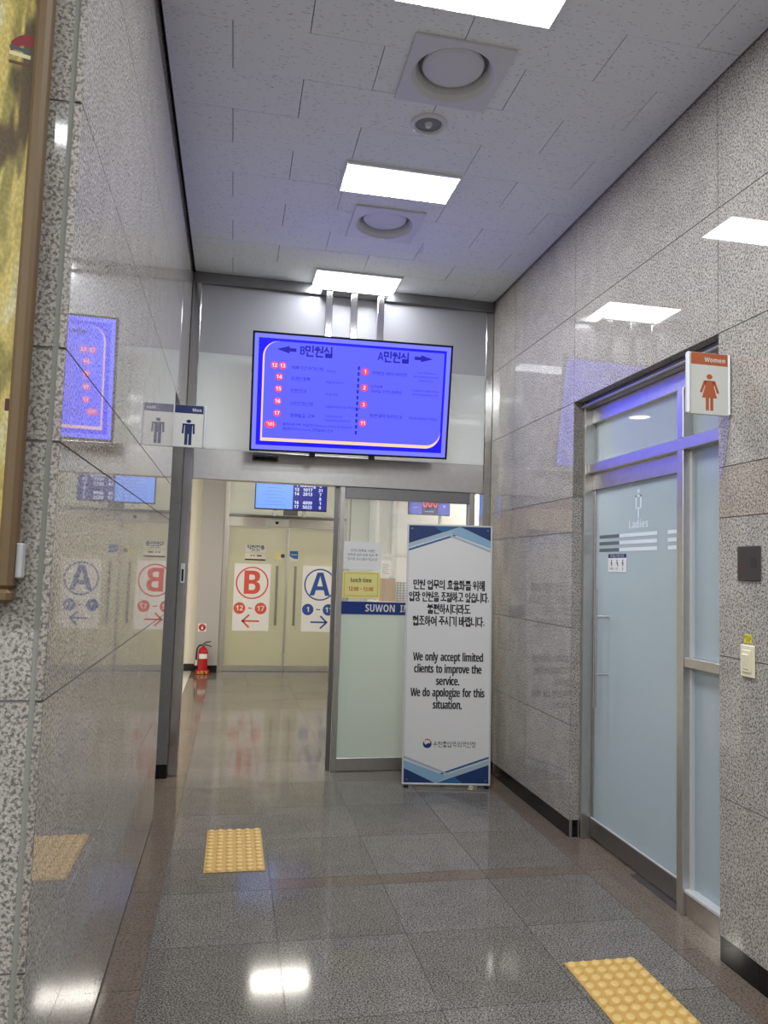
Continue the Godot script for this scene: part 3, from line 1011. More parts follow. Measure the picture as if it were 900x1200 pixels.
# ================================================================ portal at the corridor's end
func build_portal():
	var d := structure("door_3", "brushed steel portal with transom and a sliding frosted glass leaf", "door", Vector3(0.79, 0, ZE))
	var zb := ZE - 0.09
	var xa := XL
	var xb := XR
	wb(d, "jamb", xa, xa + 0.068, 0.0, 3.585, zb, ZE + 0.02, M.steel_polished, 0.004)
	wb(d, "jamb", xb - 0.062, xb, 0.0, 3.585, zb, ZE + 0.008, M.steel_polished, 0.004)
	wb(d, "head_rail", xa, xb, 3.585, H - 0.001, zb, ZE + 0.03, M.steel_dark, 0.003)
	wb(d, "header_beam", xa + 0.068, xb - 0.062, HB, HT, zb, ZE, M.steel, 0.004)
	wb(d, "transom_glass", xa + 0.068, xb - 0.062, HT, HH - 0.002, ZE - 0.016, ZE - 0.006, M.frost_white)
	wb(d, "transom_panel", xa + 0.068, xb - 0.062, HH - 0.002, 3.585, ZE - 0.016, ZE - 0.006, M.steel_panel if M.has("steel_panel") else upper_panel())
	# lock keep on the jamb
	var k := empty(d, "lock_plate", Vector3.ZERO)
	wb(k, "plate", xa + 0.02, xa + 0.05, 1.36, 1.5, ZE + 0.02, ZE + 0.03, M.alu, 0.003)
	wb(k, "slot", xa + 0.028, xa + 0.042, 1.375, 1.46, ZE + 0.0295, ZE + 0.0315, M.black)
	# sliding leaf, parked open behind the fixed side
	var leaf := empty(d, "door_leaf", Vector3.ZERO)
	wb(leaf, "stile", 0.778, 0.815, 0.0, HB, ZE - 0.045, ZE - 0.005, M.steel, 0.003)
	wb(leaf, "stile", 1.80, 1.845, 0.0, HB, ZE - 0.045, ZE - 0.005, M.steel, 0.003)
	wb(leaf, "top_rail", 0.815, 1.80, 2.035, HB, ZE - 0.045, ZE - 0.01, M.steel_dark, 0.003)
	wb(leaf, "bottom_rail", 0.815, 1.80, 0.005, 0.1, ZE - 0.045, ZE - 0.005, M.steel, 0.003)
	wb(leaf, "glass_pane", 0.815, 1.80, 1.255, 2.035, ZE - 0.029, ZE - 0.021, M.glass)
	wb(leaf, "frosted_pane", 0.815, 1.80, 0.1, 1.16, ZE - 0.029, ZE - 0.021, M.frost_green)
	var band := wb(leaf, "blue_band", 0.815, 1.80, 1.16, 1.255, ZE - 0.029, ZE - 0.020, M.band_blue)
	var st := begin()
	write(st, "SUWON  IM", Vector2(0, 0), 0.075, -1, 0.345, true)
	letters(leaf, "band_lettering", st, M.sign_white, Vector3(1.0, 1.2075, ZE - 0.0195) - leaf.global_position)
	var leaf2 := empty(d, "rear_leaf", Vector3.ZERO)
	wb(leaf2, "stile", 0.742, 0.776, 0.0, HB, zb, ZE - 0.05, M.steel_dark, 0.003)
	wb(leaf2, "stile", 1.80, 1.845, 0.0, HB, zb, ZE - 0.05, M.steel_dark, 0.003)
	wb(leaf2, "glass_pane", 0.776, 1.80, 1.26, HB, ZE - 0.075, ZE - 0.067, M.glass)
	# motion sensor under the television
	var se := thing("motion_sensor", "small dark door sensor box on the steel header under the television", "sensor", Vector3(0.2, 2.30, ZE + 0.001))
	part(se, "housing", box_mesh(Vector3(0.19, 0.045, 0.04), 0.006), M.lampblack, Vector3(0, 0.0, 0.02))
	part(se, "lens", box_mesh(Vector3(0.16, 0.02, 0.006), 0.003), M.black_gloss, Vector3(0, -0.006, 0.042))

func upper_panel() -> Material:
	M.steel_panel = mat(c8(168, 168, 174), 0.3)
	M.steel_panel.clearcoat_enabled = true
	M.steel_panel.clearcoat = 1.0
	M.steel_panel.clearcoat_roughness = 0.02
	return M.steel_panel

# ================================================================ hall
func build_hall():
	var b := structure("wall_back", "cream and grey walls at the far end of the hall", "wall")
	wb(b, "wall_core", -4.5, -0.26, 0.0, HH, ZF - 0.16, ZF - 0.04, M.cream)
	wb(b, "wall_core", 1.76, 4.5, 0.0, HH, ZF - 0.16, ZF - 0.04, M.paper)
	wb(b, "office_wall", -0.26, 1.76, 0.0, HH, ZF - 2.4, ZF - 2.3, M.plaster)
	wb(b, "office_wall", -0.26, -0.16, 0.0, HH, ZF - 2.3, ZF - 0.04, M.plaster)
	wb(b, "office_wall", 1.66, 1.76, 0.0, HH, ZF - 2.3, ZF - 0.04, M.plaster)
	wb(b, "column_panel", -0.465, -0.15, 0.0, HH, ZF - 0.04, ZF + 0.12, M.grey_panel, 0.004)
	wb(b, "baseboard", -0.467, -0.155, 0.0, 0.1, ZF + 0.12, ZF + 0.128, M.black_stone)
	wb(b, "baseboard", -4.5, -0.467, 0.0, 0.1, ZF - 0.04, ZF - 0.03, M.black_stone)
	wb(b, "pale_pier", 1.68, 1.95, 0.0, HH, ZF - 0.04, ZF + 0.02, M.frost_pale)
	wb(b, "pier_post", 1.95, 2.0, 0.0, HH, ZF - 0.04, ZF + 0.06, M.alu, 0.003)
	wb(b, "pier_post", 2.3, 2.34, 0.0, HH, ZF - 0.04, ZF + 0.04, M.alu, 0.003)
	var s1 := structure("wall_hall_side", "plain hall side wall beyond the pale floor", "wall")
	wb(s1, "wall_core", -4.6, -4.5, 0.0, HH, ZF - 0.16, ZE, M.cream)
	var s2 := structure("wall_hall_window", "plain hall side wall beyond the service counter", "wall")
	wb(s2, "wall_core", 4.5, 4.6, 0.0, HH, ZF - 0.16, ZE, M.cream)
	var s3 := structure("wall_hall_front", "cream hall walls beside the steel portal", "wall")
	wb(s3, "wall_core", -4.5, XL, 0.0, H, ZE - 0.1, ZE - 0.001, M.cream)
	wb(s3, "wall_core", XR, 4.5, 0.0, H, ZE - 0.1, ZE - 0.001, M.cream)

func build_far_doors():
	var d := structure("door_4", "pair of frosted yellowish glass doors with steel frame at the hall's end", "door", Vector3(0.77, 0, ZF))
	var z0 := ZF - 0.05
	wb(d, "jamb", -0.15, -0.085, 0.0, HH, z0, ZF + 0.02, M.steel, 0.004)
	wb(d, "jamb", 1.615, 1.66, 0.0, HH, z0, ZF + 0.02, M.steel, 0.004)
	wb(d, "header_beam", -0.085, 1.615, 2.06, 2.2, z0, ZF + 0.012, M.steel, 0.004)
	wb(d, "header_cap", -0.085, 1.615, 2.2, 2.235, z0, ZF + 0.03, M.steel_dark, 0.003)
	wb(d, "transom_glass", -0.085, 1.615, 2.235, HH, ZF - 0.02, ZF - 0.01, M.frost_pale)
	for k in 2:
		var leaf := empty(d, "door_leaf", Vector3.ZERO)
		var a := -0.083 if k == 0 else 0.772
		var c := 0.768 if k == 0 else 1.613
		wb(leaf, "glass_pane", a + 0.02, c - 0.012, 0.09, 2.055, ZF - 0.03, ZF - 0.02, M.frost_yellow)
		wb(leaf, "bottom_rail", a, c, 0.004, 0.09, ZF - 0.045, ZF - 0.004, M.steel, 0.003)
		wb(leaf, "stile", a, a + 0.02 if k == 0 else a + 0.012, 0.09, 2.055, ZF - 0.04, ZF - 0.008, M.steel)
		wb(leaf, "stile", c - 0.012 if k == 0 else c - 0.02, c, 0.09, 2.055, ZF - 0.04, ZF - 0.008, M.steel)
		var hx := 0.63 if k == 0 else 0.892
		var st := begin()
		tube(st, [Vector3(hx, 0.66, ZF + 0.035), Vector3(hx, 1.51, ZF + 0.035)], 0.017, 10)
		tube(st, [Vector3(hx, 0.78, ZF - 0.02), Vector3(hx, 0.78, ZF + 0.035)], 0.011, 8)
		tube(st, [Vector3(hx, 1.4, ZF - 0.02), Vector3(hx, 1.4, ZF + 0.035)], 0.011, 8)
		letters(leaf, "pull_handle", st, M.steel_dark, -leaf.global_position)
	# sensor eye on the header
	var se := thing("door_sensor", "round sensor eye set in the header of the glass double doors", "sensor", Vector3(0.6, 2.13, ZF + 0.012))
	part(se, "plate", box_mesh(Vector3(0.34, 0.1, 0.006), 0.002), M.alu, Vector3(-0.0, 0, 0.003))
	part(se, "eye", lathe([Vector2(0.0, 0.0), Vector2(0.0, 0.016), Vector2(0.02, 0.014), Vector2(0.024, 0.0)].slice(1), 16), M.black_gloss, Vector3(0, 0, 0.006), Vector3(PI / 2, 0, 0))

# ================================================================ television over the portal
func television():
	var W := 1.46
	var Hh := 0.84
	var t := thing("television", "large wall television showing a blue Korean floor guide above the portal", "television", Vector3(0.806, 2.329, -5.393))
	t.basis = Basis.from_euler(Vector3(0.18, 0.011, 0.017), EULER_ORDER_YXZ)
	var st := begin()
	chamfer_box(st, Vector3(0, Hh / 2, -0.022), Vector3(W, Hh, 0.04), 0.006)
	part(t, "housing", st.commit(), M.black)
	st = begin()
	var e := 0.014
	chamfer_box(st, Vector3(0, e / 2, 0.002), Vector3(W, e, 0.012), 0.002)
	chamfer_box(st, Vector3(0, Hh - e / 2, 0.002), Vector3(W, e, 0.012), 0.002)
	chamfer_box(st, Vector3(-W / 2 + e / 2, Hh / 2, 0.002), Vector3(e, Hh - 2 * e, 0.012), 0.002)
	chamfer_box(st, Vector3(W / 2 - e / 2, Hh / 2, 0.002), Vector3(e, Hh - 2 * e, 0.012), 0.002)
	part(t, "bezel", st.commit(), M.black_gloss)
	var sw := W - 2 * e
	var sh := Hh - 2 * e
	# the picture on the screen, flat layers half a millimetre apart
	var scr := empty(t, "screen", Vector3(0, 0, 0.001))
	var P := func(u: float, v: float) -> Vector2: return Vector2(-sw / 2 + u * sw, e + (1.0 - v) * sh)
	st = begin()
	rect(st, -sw / 2, e, sw / 2, Hh - e)
	letters(scr, "picture_border", st, screen_glow(c8(108, 112, 255)))
	st = begin()
	var p0: Vector2 = P.call(0.02, 0.035)
	var p1: Vector2 = P.call(0.978, 0.962)
	rect(st, p0.x, p1.y, p1.x, p0.y)
	letters(scr, "picture_frame", st, screen_glow(c8(18, 9, 222)), Vector3(0, 0, 0.0005))
	# cream edge and rounded panel: round at top-left and bottom-right
	var rounded := func(a: Vector2, b: Vector2, r: float) -> PackedVector2Array:
		var pts := PackedVector2Array()
		for k in 9:
			var an := PI / 2 + PI / 2 * k / 8.0
			pts.append(Vector2(a.x + r + cos(an) * r, a.y - r + sin(an) * r))
		pts.append(Vector2(a.x, b.y))
		for k in 9:
			var an := -PI / 2 + PI / 2 * k / 8.0
			pts.append(Vector2(b.x - r + cos(an) * r, b.y + r + sin(an) * r))
		pts.append(Vector2(b.x, a.y))
		return pts
	st = begin()
	flat(st, rounded.call(P.call(0.042, 0.058), P.call(0.966, 0.925), 0.11))
	letters(scr, "picture_edge", st, screen_glow(c8(236, 190, 150)), Vector3(0, 0, 0.001))
	st = begin()
	flat(st, rounded.call(P.call(0.05, 0.058), P.call(0.966, 0.897), 0.105))
	letters(scr, "picture_panel", st, screen_glow(c8(84, 88, 250)), Vector3(0, 0, 0.0015))
	# dark blue writing
	var blue_ink := screen_glow(c8(26, 22, 150))
	for q in [[0.108, 0.205, 0.125, 1.0], [0.905, 0.808, 0.118, -1.0]]:
		var tip: Vector2 = P.call(q[0], q[2])
		var tail: Vector2 = P.call(q[1], q[2])
		var sg: float = q[3]
		st = begin()
		flat(st, PackedVector2Array([tip, tip + Vector2(sg * 0.09, 0.026), tip + Vector2(sg * 0.09, 0.012), Vector2(tail.x, tip.y + 0.012), Vector2(tail.x, tip.y - 0.012), tip + Vector2(sg * 0.09, -0.012), tip + Vector2(sg * 0.09, -0.026)]))
		letters(scr, "arrow_mark", st, blue_ink, Vector3(0, 0, 0.002))
	for q in [["B민원실", 0.305], ["A민원실", 0.698]]:
		st = begin()
		write(st, q[0], P.call(q[1], 0.125), 0.08, 0, 0.235, true, 0.14)
		letters(scr, "heading_lettering", st, blue_ink, Vector3(0, 0, 0.002))
	for k in 12:
		var y := 0.225 + 0.052 * k
		var a: Vector2 = P.call(0.522, y)
		st = begin()
		rect(st, -0.007, -0.026, 0.007, 0)
		letters(scr, "divider_dash", st, blue_ink, Vector3(a.x, a.y, 0.002))
	st = begin()
	var rows := [[0.275, "체류기간 허가신청", "Visa in"], [0.37, "외국인등록", "Registration"], [0.475, "민원안내", "A group"], [0.585, "난민인정신청", "Application for Refugee"], [0.69, "증명발급, 교부", ""]]
	for r in rows:
		write(st, r[1], P.call(0.185, r[0]), 0.028, -1, -1.0, false, 0.1)
		if r[2] != "":
			write(st, r[2], P.call(0.36, r[0] + 0.01), 0.024, -1, -1.0, false)
	write(st, "Certification of", P.call(0.36, 0.68), 0.019, -1, -1.0, false)
	write(st, "Registration and Entry", P.call(0.36, 0.715), 0.019, -1, -1.0, false)
	write(st, "출국유예 사무, 수입인지/Revenue Stamp, Re-Request", P.call(0.15, 0.77), 0.022, -1, 0.5, false, 0.1)
	write(st, "매점문의/Photo booth, 민원실에서 안내", P.call(0.15, 0.81), 0.022, -1, 0.36, false, 0.1)
	write(st, "국적변경, 어린이 비자민원", P.call(0.59, 0.275), 0.026, -1, 0.265, false, 0.1)
	write(st, "외국등록", P.call(0.59, 0.395), 0.022, -1, -1.0, false, 0.1)
	write(st, "모바일 외국인등록증", P.call(0.59, 0.435), 0.022, -1, 0.23, false, 0.1)
	write(st, "방문예약 처리안내", P.call(0.59, 0.655), 0.028, -1, 0.24, false, 0.1)
	write(st, "Grant Permission", P.call(0.875, 0.245), 0.019, 0, -1.0, false)
	write(st, "Naturalization Passport", P.call(0.875, 0.28), 0.019, 0, -1.0, false)
	write(st, "Service Card", P.call(0.875, 0.315), 0.019, 0, -1.0, false)
	write(st, "Fingerprint Registration", P.call(0.875, 0.405), 0.019, 0, -1.0, false)
	write(st, "Mobile Residence Card", P.call(0.875, 0.44), 0.019, 0, -1.0, false)
	write(st, "Reservation Only", P.call(0.87, 0.655), 0.028, 0, -1.0, false)
	letters(scr, "row_lettering", st, screen_glow(c8(38, 34, 150)), Vector3(0, 0, 0.002))
	# red number dots
	st = begin()
	var dots := [[0.1, 0.265, "12"], [0.14, 0.265, "13"], [0.125, 0.362, "14"], [0.123, 0.465, "15"], [0.121, 0.573, "16"], [0.12, 0.678, "17"], [0.555, 0.268, "1"], [0.555, 0.41, "2"], [0.555, 0.56, "3"], [0.555, 0.725, "11"]]
	var dot_glow := screen_glow(c8(226, 62, 100))
	for q in dots:
		st = begin()
		flat(st, disc_pts(P.call(q[0], q[1]), 0.026, 24))
		letters(scr, "number_dot", st, dot_glow, Vector3(0, 0, 0.002))
	st = begin()
	flat(st, disc_pts(P.call(0.09, 0.778), 0.042, 24, 0.028))
	letters(scr, "number_dot", st, dot_glow, Vector3(0, 0, 0.002))
	st = begin()
	for q in dots:
		write(st, q[2], P.call(q[0], q[1]), 0.036, 0)
	write(st, "기타", P.call(0.09, 0.778), 0.03, 0)
	letters(scr, "number_lettering", st, screen_glow(c8(244, 214, 232)), Vector3(0, 0, 0.0025))
	# small feet of the wall mount under the housing
	for x in [-0.28, 0.16]:
		part(t, "mount_foot", box_mesh(Vector3(0.045, 0.03, 0.03), 0.003), M.black, Vector3(x, -0.014, -0.02))
	for x in [-0.18, 0.2]:
		part(t, "mount_arm", box_mesh(Vector3(0.04, 0.08, 0.088)), M.steel_dark, Vector3(x, 0.35, -0.086))
	# light that the screen throws into the corridor
	var l := AreaLight3D.new()
	l.name = "screen_light"
	l.area_normalize_energy = false
	l.area_size = Vector2(sw, sh)
	l.light_color = Color(0.36, 0.38, 1.0)
	l.light_energy = 0.6 / PI
	l.shadow_enabled = true
	l.area_range = 30.0
	t.add_child(l)
	l.position = Vector3(0, Hh / 2, 0.012)
	l.rotation = Vector3(0, PI, 0)
	# hanger of three steel posts from the portal's head
	var hg := thing("television_hanger", "three polished steel posts hanging the television from the portal head", "hanger", Vector3(0.815, 3.58, -5.53))
	for x in [0.622, 0.812, 1.018]:
		wb(hg, "post", x - 0.026, x + 0.026, 2.7, 3.585, -5.56, -5.5, M.steel_polished, 0.004)
	wb(hg, "top_plate", 0.56, 1.08, 3.585, 3.605, -5.59, -5.49, M.steel_polished, 0.003)
	wb(hg, "mount_plate", 0.55, 1.09, 2.62, 2.72, -5.56, -5.49, M.steel_dark, 0.003)

func screen_glow(c: Color) -> StandardMaterial3D:
	var m := glow(c, 1.2)
	m.albedo_color = Color(0.01, 0.01, 0.01)
	m.roughness = 0.25
	return m

# ================================================================ standing banner
func banner():
	var W := 0.621
	var Hh := 1.826
	var t := thing("standing_banner", "tall white notice board with blue corners leaning before the glass portal", "banner", Vector3(1.528, 0.018, -5.169))
	t.basis = Basis.from_euler(Vector3(-0.044, -0.153, 0.003), EULER_ORDER_YXZ)
	part(t, "panel", box_mesh(Vector3(W - 0.02, Hh - 0.02, 0.012)), M.board, Vector3(0, Hh / 2, -0.006))
	var st := begin()
	var e := 0.013
	chamfer_box(st, Vector3(0, e / 2, -0.006), Vector3(W, e, 0.022), 0.003)
	chamfer_box(st, Vector3(0, Hh - e / 2, -0.006), Vector3(W, e, 0.022), 0.003)
	chamfer_box(st, Vector3(-W / 2 + e / 2, Hh / 2, -0.006), Vector3(e, Hh - 2 * e, 0.022), 0.003)
	chamfer_box(st, Vector3(W / 2 - e / 2, Hh / 2, -0.006), Vector3(e, Hh - 2 * e, 0.022), 0.003)
	part(t, "frame", st.commit(), M.alu)
	for x in [-W / 2 + 0.03, W / 2 - 0.03]:
		part(t, "foot", box_mesh(Vector3(0.03, 0.022, 0.05), 0.003), M.black, Vector3(x, -0.009, -0.01))
	st = begin()
	tube(st, [Vector3(0, 1.2, -0.02), Vector3(0, -0.002, -0.26)], 0.008, 8)
	letters(t, "rear_strut", st, M.black)
	# corner print: the same design at the top and, turned by half, at the foot
	var w := W - 2 * e
	var shapes := [
		["grey_blue", [0.0, 0.2, 0.62, 0.0, 0.8, 0.0, 0.0, 0.27]],
		["mid_blue", [0.0, 0.285, 0.83, 0.0, 0.9, 0.0, 0.0, 0.31]],
		["pale_blue", [0.63, 0.0, 0.8, 0.05, 1.0, 0.14, 1.0, 0.255, 0.5, 0.085]],
		["grey_blue", [0.5, 0.1, 1.0, 0.275, 1.0, 0.305, 0.48, 0.115]],
		["navy", [0.0, 0.0, 0.62, 0.0, 0.0, 0.215]],
		["navy", [0.63, 0.0, 1.0, 0.0, 1.0, 0.165]],
		["mid_blue", [0.3, 0.0, 0.62, 0.0, 0.41, 0.075]],
	]
	for end in 2:
		for k in shapes.size():
			var pts := PackedVector2Array()
			var a: Array = shapes[k][1]
			for i in range(0, a.size(), 2):
				var x: float = -w / 2 + a[i] * w
				var y: float = Hh - e - a[i + 1] * w
				pts.append(Vector2(x, y) if end == 0 else Vector2(-x, Hh - y))
			st = begin()
			flat(st, pts)
			letters(t, "corner_print", st, M[shapes[k][0]], Vector3(0, 0, 0.0004 + 0.0003 * k))
	st = begin()
	var Y := func(f: float) -> Vector2: return Vector2(0, Hh * (1.0 - f))
	write(st, "민원 업무의 효율화를 위해", Y.call(0.24), 0.074, 0, 0.515, true, 0.115)
	write(st, "입장 인원을 조절하고 있습니다.", Y.call(0.287), 0.074, 0, 0.575, true, 0.115)
	write(st, "불편하시더라도", Y.call(0.334), 0.074, 0, 0.31, true, 0.115)
	write(st, "협조하여 주시기 바랍니다.", Y.call(0.381), 0.074, 0, 0.515, true, 0.115)
	letters(t, "korean_lettering", st, M.ink, Vector3(0, 0, 0.0006))
	st = begin()
	write(st, "We only accept limited", Y.call(0.519), 0.08, 0, 0.5, true, 0.1, 0.0, true)
	write(st, "clients to improve the", Y.call(0.565), 0.08, 0, 0.48, true, 0.1, 0.0, true)
	write(st, "service.", Y.call(0.611), 0.08, 0, 0.165, true, 0.1, 0.0, true)
	write(st, "We do apologize for this", Y.call(0.655), 0.08, 0, 0.525, true, 0.1, 0.0, true)
	write(st, "situation.", Y.call(0.701), 0.08, 0, 0.205, true, 0.1, 0.0, true)
	letters(t, "english_lettering", st, M.ink, Vector3(0, 0, 0.0006))
	st = begin()
	write(st, "수원출입국·외국인청", Vector2(-0.095, Hh * 0.151), 0.044, -1, 0.30, false, 0.085)
	letters(t, "office_lettering", st, M.ink_grey, Vector3(0, 0, 0.0006))
	# round emblem: navy swirl, white wave, red arc
	var c := Vector2(-0.137, Hh * 0.153)
	st = begin()
	var pts2 := PackedVector2Array()
	for k in 25:
		var an := deg_to_rad(150.0 + 250.0 * k / 24.0)
		pts2.append(c + Vector2.from_angle(an) * 0.031)
	for k in 9:
		var an := deg_to_rad(40.0 + 110.0 * k / 8.0)
		pts2.append(c + Vector2.from_angle(an) * Vector2(0.022, -0.002 + 0.006 * sin(TAU * k / 8.0)))
	flat(st, pts2)
	letters(t, "emblem_swirl", st, M.navy, Vector3(0, 0, 0.0006))
	st = begin()
	var arc := []
	for k in 12:
		arc.append(c + Vector2.from_angle(deg_to_rad(12.0 + 110.0 * k / 11.0)) * 0.028)
	stroke(st, arc, 0.006)
	letters(t, "emblem_arc", st, M.poster_red, Vector3(0, 0, 0.0007))
	for x in [-W / 2 + 0.035, W / 2 - 0.035]:
		for y in [0.035, Hh - 0.035]:
			part(t, "screw", lathe([Vector2(0.007, 0.0), Vector2(0.006, 0.003), Vector2(0.0, 0.0035)], 10), M.steel_dark, Vector3(x, y, 0.0024), Vector3(PI / 2, 0, 0))

# ================================================================ restroom signs
func toilet_sign(which: String):
	var wom := which == "women"
	var w := 0.2
	var h := 0.258
	var x := XR - w / 2 if wom else XL + w / 2
	var t: Node3D
	if wom:
		t = thing("restroom_sign", "projecting white sign with an orange woman figure beside the ladies door", "sign", Vector3(x, 2.168, -2.70), "projecting restroom signs")
	else:
		t = thing("restroom_sign", "projecting white sign with a navy man figure beside the mens doorway", "sign", Vector3(x - 0.012, 2.192, -4.60), "projecting restroom signs")
	part(t, "panel", box_mesh(Vector3(w - 0.03, h - 0.004, 0.016), 0.001), M.sign_white, Vector3(0, h / 2, 0))
	for s in [-1, 1]:
		var st0 := begin()
		chamfer_box(st0, Vector3(s * (w / 2 - 0.0085), h / 2, 0), Vector3(0.017, h, 0.024), 0.007)
		part(t, "end_cap", st0.commit(), M.alu)
	var col: Material = M.sign_orange if wom else M.sign_navy
	var pw := w - 0.034
	for side in 2:
		var face := empty(t, "printed_face", Vector3(0, 0, 0.0082 if side == 0 else -0.0082))
		face.rotation.y = 0.0 if side == 0 else PI
		var st := begin()
		rect(st, -pw / 2, h - 0.052, pw / 2, h - 0.003)
		letters(face, "heading_band", st, col)
		st = begin()
		write(st, "Women" if wom else "Men", Vector2(pw / 2 - 0.012, h - 0.03), 0.026, 1)
		letters(face, "heading_lettering", st, M.sign_white, Vector3(0, 0, 0.0005))
		st = begin()
		var c := Vector2(0.0, 0.0)
		flat(st, disc_pts(Vector2(0, 0.188), 0.0125, 20))
		if wom:
			flat(st, PackedVector2Array([Vector2(-0.014, 0.17), Vector2(0.014, 0.17), Vector2(0.02, 0.166), Vector2(0.018, 0.14), Vector2(0.031, 0.085), Vector2(-0.031, 0.085), Vector2(-0.018, 0.14), Vector2(-0.02, 0.166)]))
			for s in [-1, 1]:
				stroke(st, [Vector2(s * 0.02, 0.162), Vector2(s * 0.034, 0.115)], 0.0105)
				rect(st, s * 0.009 - 0.0065, 0.024, s * 0.009 + 0.0065, 0.086)
		else:
			rect(st, -0.019, 0.098, 0.019, 0.17)
			for s in [-1, 1]:
				stroke(st, [Vector2(s * 0.027, 0.163), Vector2(s * 0.029, 0.105)], 0.0105)
				stroke(st, [Vector2(s * 0.014, 0.1655), Vector2(s * 0.027, 0.1655)], 0.0105)
				rect(st, s * 0.0105 - 0.0082, 0.02, s * 0.0105 + 0.0082, 0.1)
		var fig := letters(face, "pictogram", st, col, Vector3(0, -0.002, 0))
		fig.scale = Vector3(1.1, 0.85, 1.0)

# ================================================================ painting on the lobby face
func painting():
	var x1 := -0.452
	var t := thing("framed_painting", "large framed painting in ochre and brown on the granite lobby wall", "painting", Vector3(x1 - 0.31, 1.405, ZC))
	var w := 0.62
	var h := 1.75
	var st := begin()
	var e := 0.03
	chamfer_box(st, Vector3(0, e / 2, 0.03), Vector3(w, e, 0.05), 0.008)
	chamfer_box(st, Vector3(0, h - e / 2, 0.03), Vector3(w, e, 0.05), 0.008)
	chamfer_box(st, Vector3(-w / 2 + e / 2, h / 2, 0.03), Vector3(e, h - 2 * e, 0.05), 0.008)
	chamfer_box(st, Vector3(w / 2 - e / 2, h / 2, 0.03), Vector3(e, h - 2 * e, 0.05), 0.008)
	var wood := mat(c8(112, 90, 60), 0.55)
	part(t, "frame", st.commit(), wood)
	var cm := mat(Color.WHITE, 0.55)
	cm.albedo_texture = canvas_picture()
	var pm := PlaneMesh.new()
	pm.size = Vector2(w - 2 * e, h - 2 * e)
	pm.orientation = PlaneMesh.FACE_Z
	part(t, "canvas", pm, cm, Vector3(0, h / 2, 0.045))
	part(t, "backing_board", box_mesh(Vector3(w - 2 * e, h - 2 * e, 0.012)), M.cardboard, Vector3(0, h / 2, 0.012))
	part(t, "hanging_clip", box_mesh(Vector3(0.014, 0.075, 0.03), 0.003), M.alu, Vector3(w / 2 + 0.006, 0.09, 0.02))

# loose brushwork: pale ochre ground with olive and umber strokes, a dark red mark over pale bars
func canvas_picture() -> ImageTexture:
	var w := 560
	var h := 1690
	var im := Image.create(w, h, false, Image.FORMAT_RGB8)
	var n1 := noise(FastNoiseLite.TYPE_SIMPLEX_SMOOTH, 0.011, 61, 3)
	var n2 := noise(FastNoiseLite.TYPE_SIMPLEX_SMOOTH, 0.012, 62, 3)
	var n3 := noise(FastNoiseLite.TYPE_SIMPLEX_SMOOTH, 0.12, 63, 2)
	var ochre := c8(196, 176, 98)
	var olive := c8(142, 130, 66)
	var umber := c8(72, 56, 32)
	var cream := c8(206, 198, 150)
	for y in h:
		for x in w:
			var p := n1.get_noise_2d(x, y * 0.25)
			var q := n2.get_noise_2d(x, y * 0.2)
			var g := n3.get_noise_2d(x, y * 0.5)
			var c := ochre.lerp(olive, smoothstep(0.0, 0.35, p)).lerp(cream, smoothstep(0.1, 0.4, -p))
			c = c.lerp(umber, smoothstep(0.06, 0.4, q) * 0.9)
			im.set_pixel(x, y, c * (1.0 + 0.14 * g))
	# marks near the frame: pixels are millimetres from the canvas edge and below its top (3.125 m above the floor)
	var top := 3125
	for k in 46:
		var up := 2652 - int(0.02 * (k - 14) * (k - 14))
		im.fill_rect(Rect2i(w - 4 - k, top - up, 1, 24 + (k * 7) % 5), c8(126, 34, 36))
	for k in 44:
		im.fill_rect(Rect2i(w - 8 - k, top - 2618 - k / 5, 1, 9), c8(66, 78, 78))
		im.fill_rect(Rect2i(w - 8 - k, top - 2606 - k / 6, 1, 9), c8(210, 200, 158))
		im.fill_rect(Rect2i(w - 8 - k, top - 2586 - k / 8, 1, 7), c8(88, 52, 34))
	im.fill_rect(Rect2i(w - 9, top - 1838, 9, 26), c8(84, 32, 26))
	return ImageTexture.create_from_image(im)

# ================================================================ tactile paving
func tactile(at: Vector3, turn: float, label: String, group: String):
	var t := thing("tactile_tile", label, "paving tile", at, group, Vector3(0, turn, 0))
	part(t, "pad", box_mesh(Vector3(0.298, 0.004, 0.298), 0.0015), M.yellow, Vector3(0, 0.0021, 0))
	if not M.has("stud_mesh"):
		M.stud_mesh = lathe([Vector2(0.019, 0.0), Vector2(0.0175, 0.004), Vector2(0.013, 0.0075), Vector2(0.0, 0.009)], 14)
	for i in 6:
		for k in 6:
			part(t, "stud", M.stud_mesh, M.yellow_worn_lit, Vector3(-0.125 + 0.05 * i, 0.004, -0.125 + 0.05 * k))

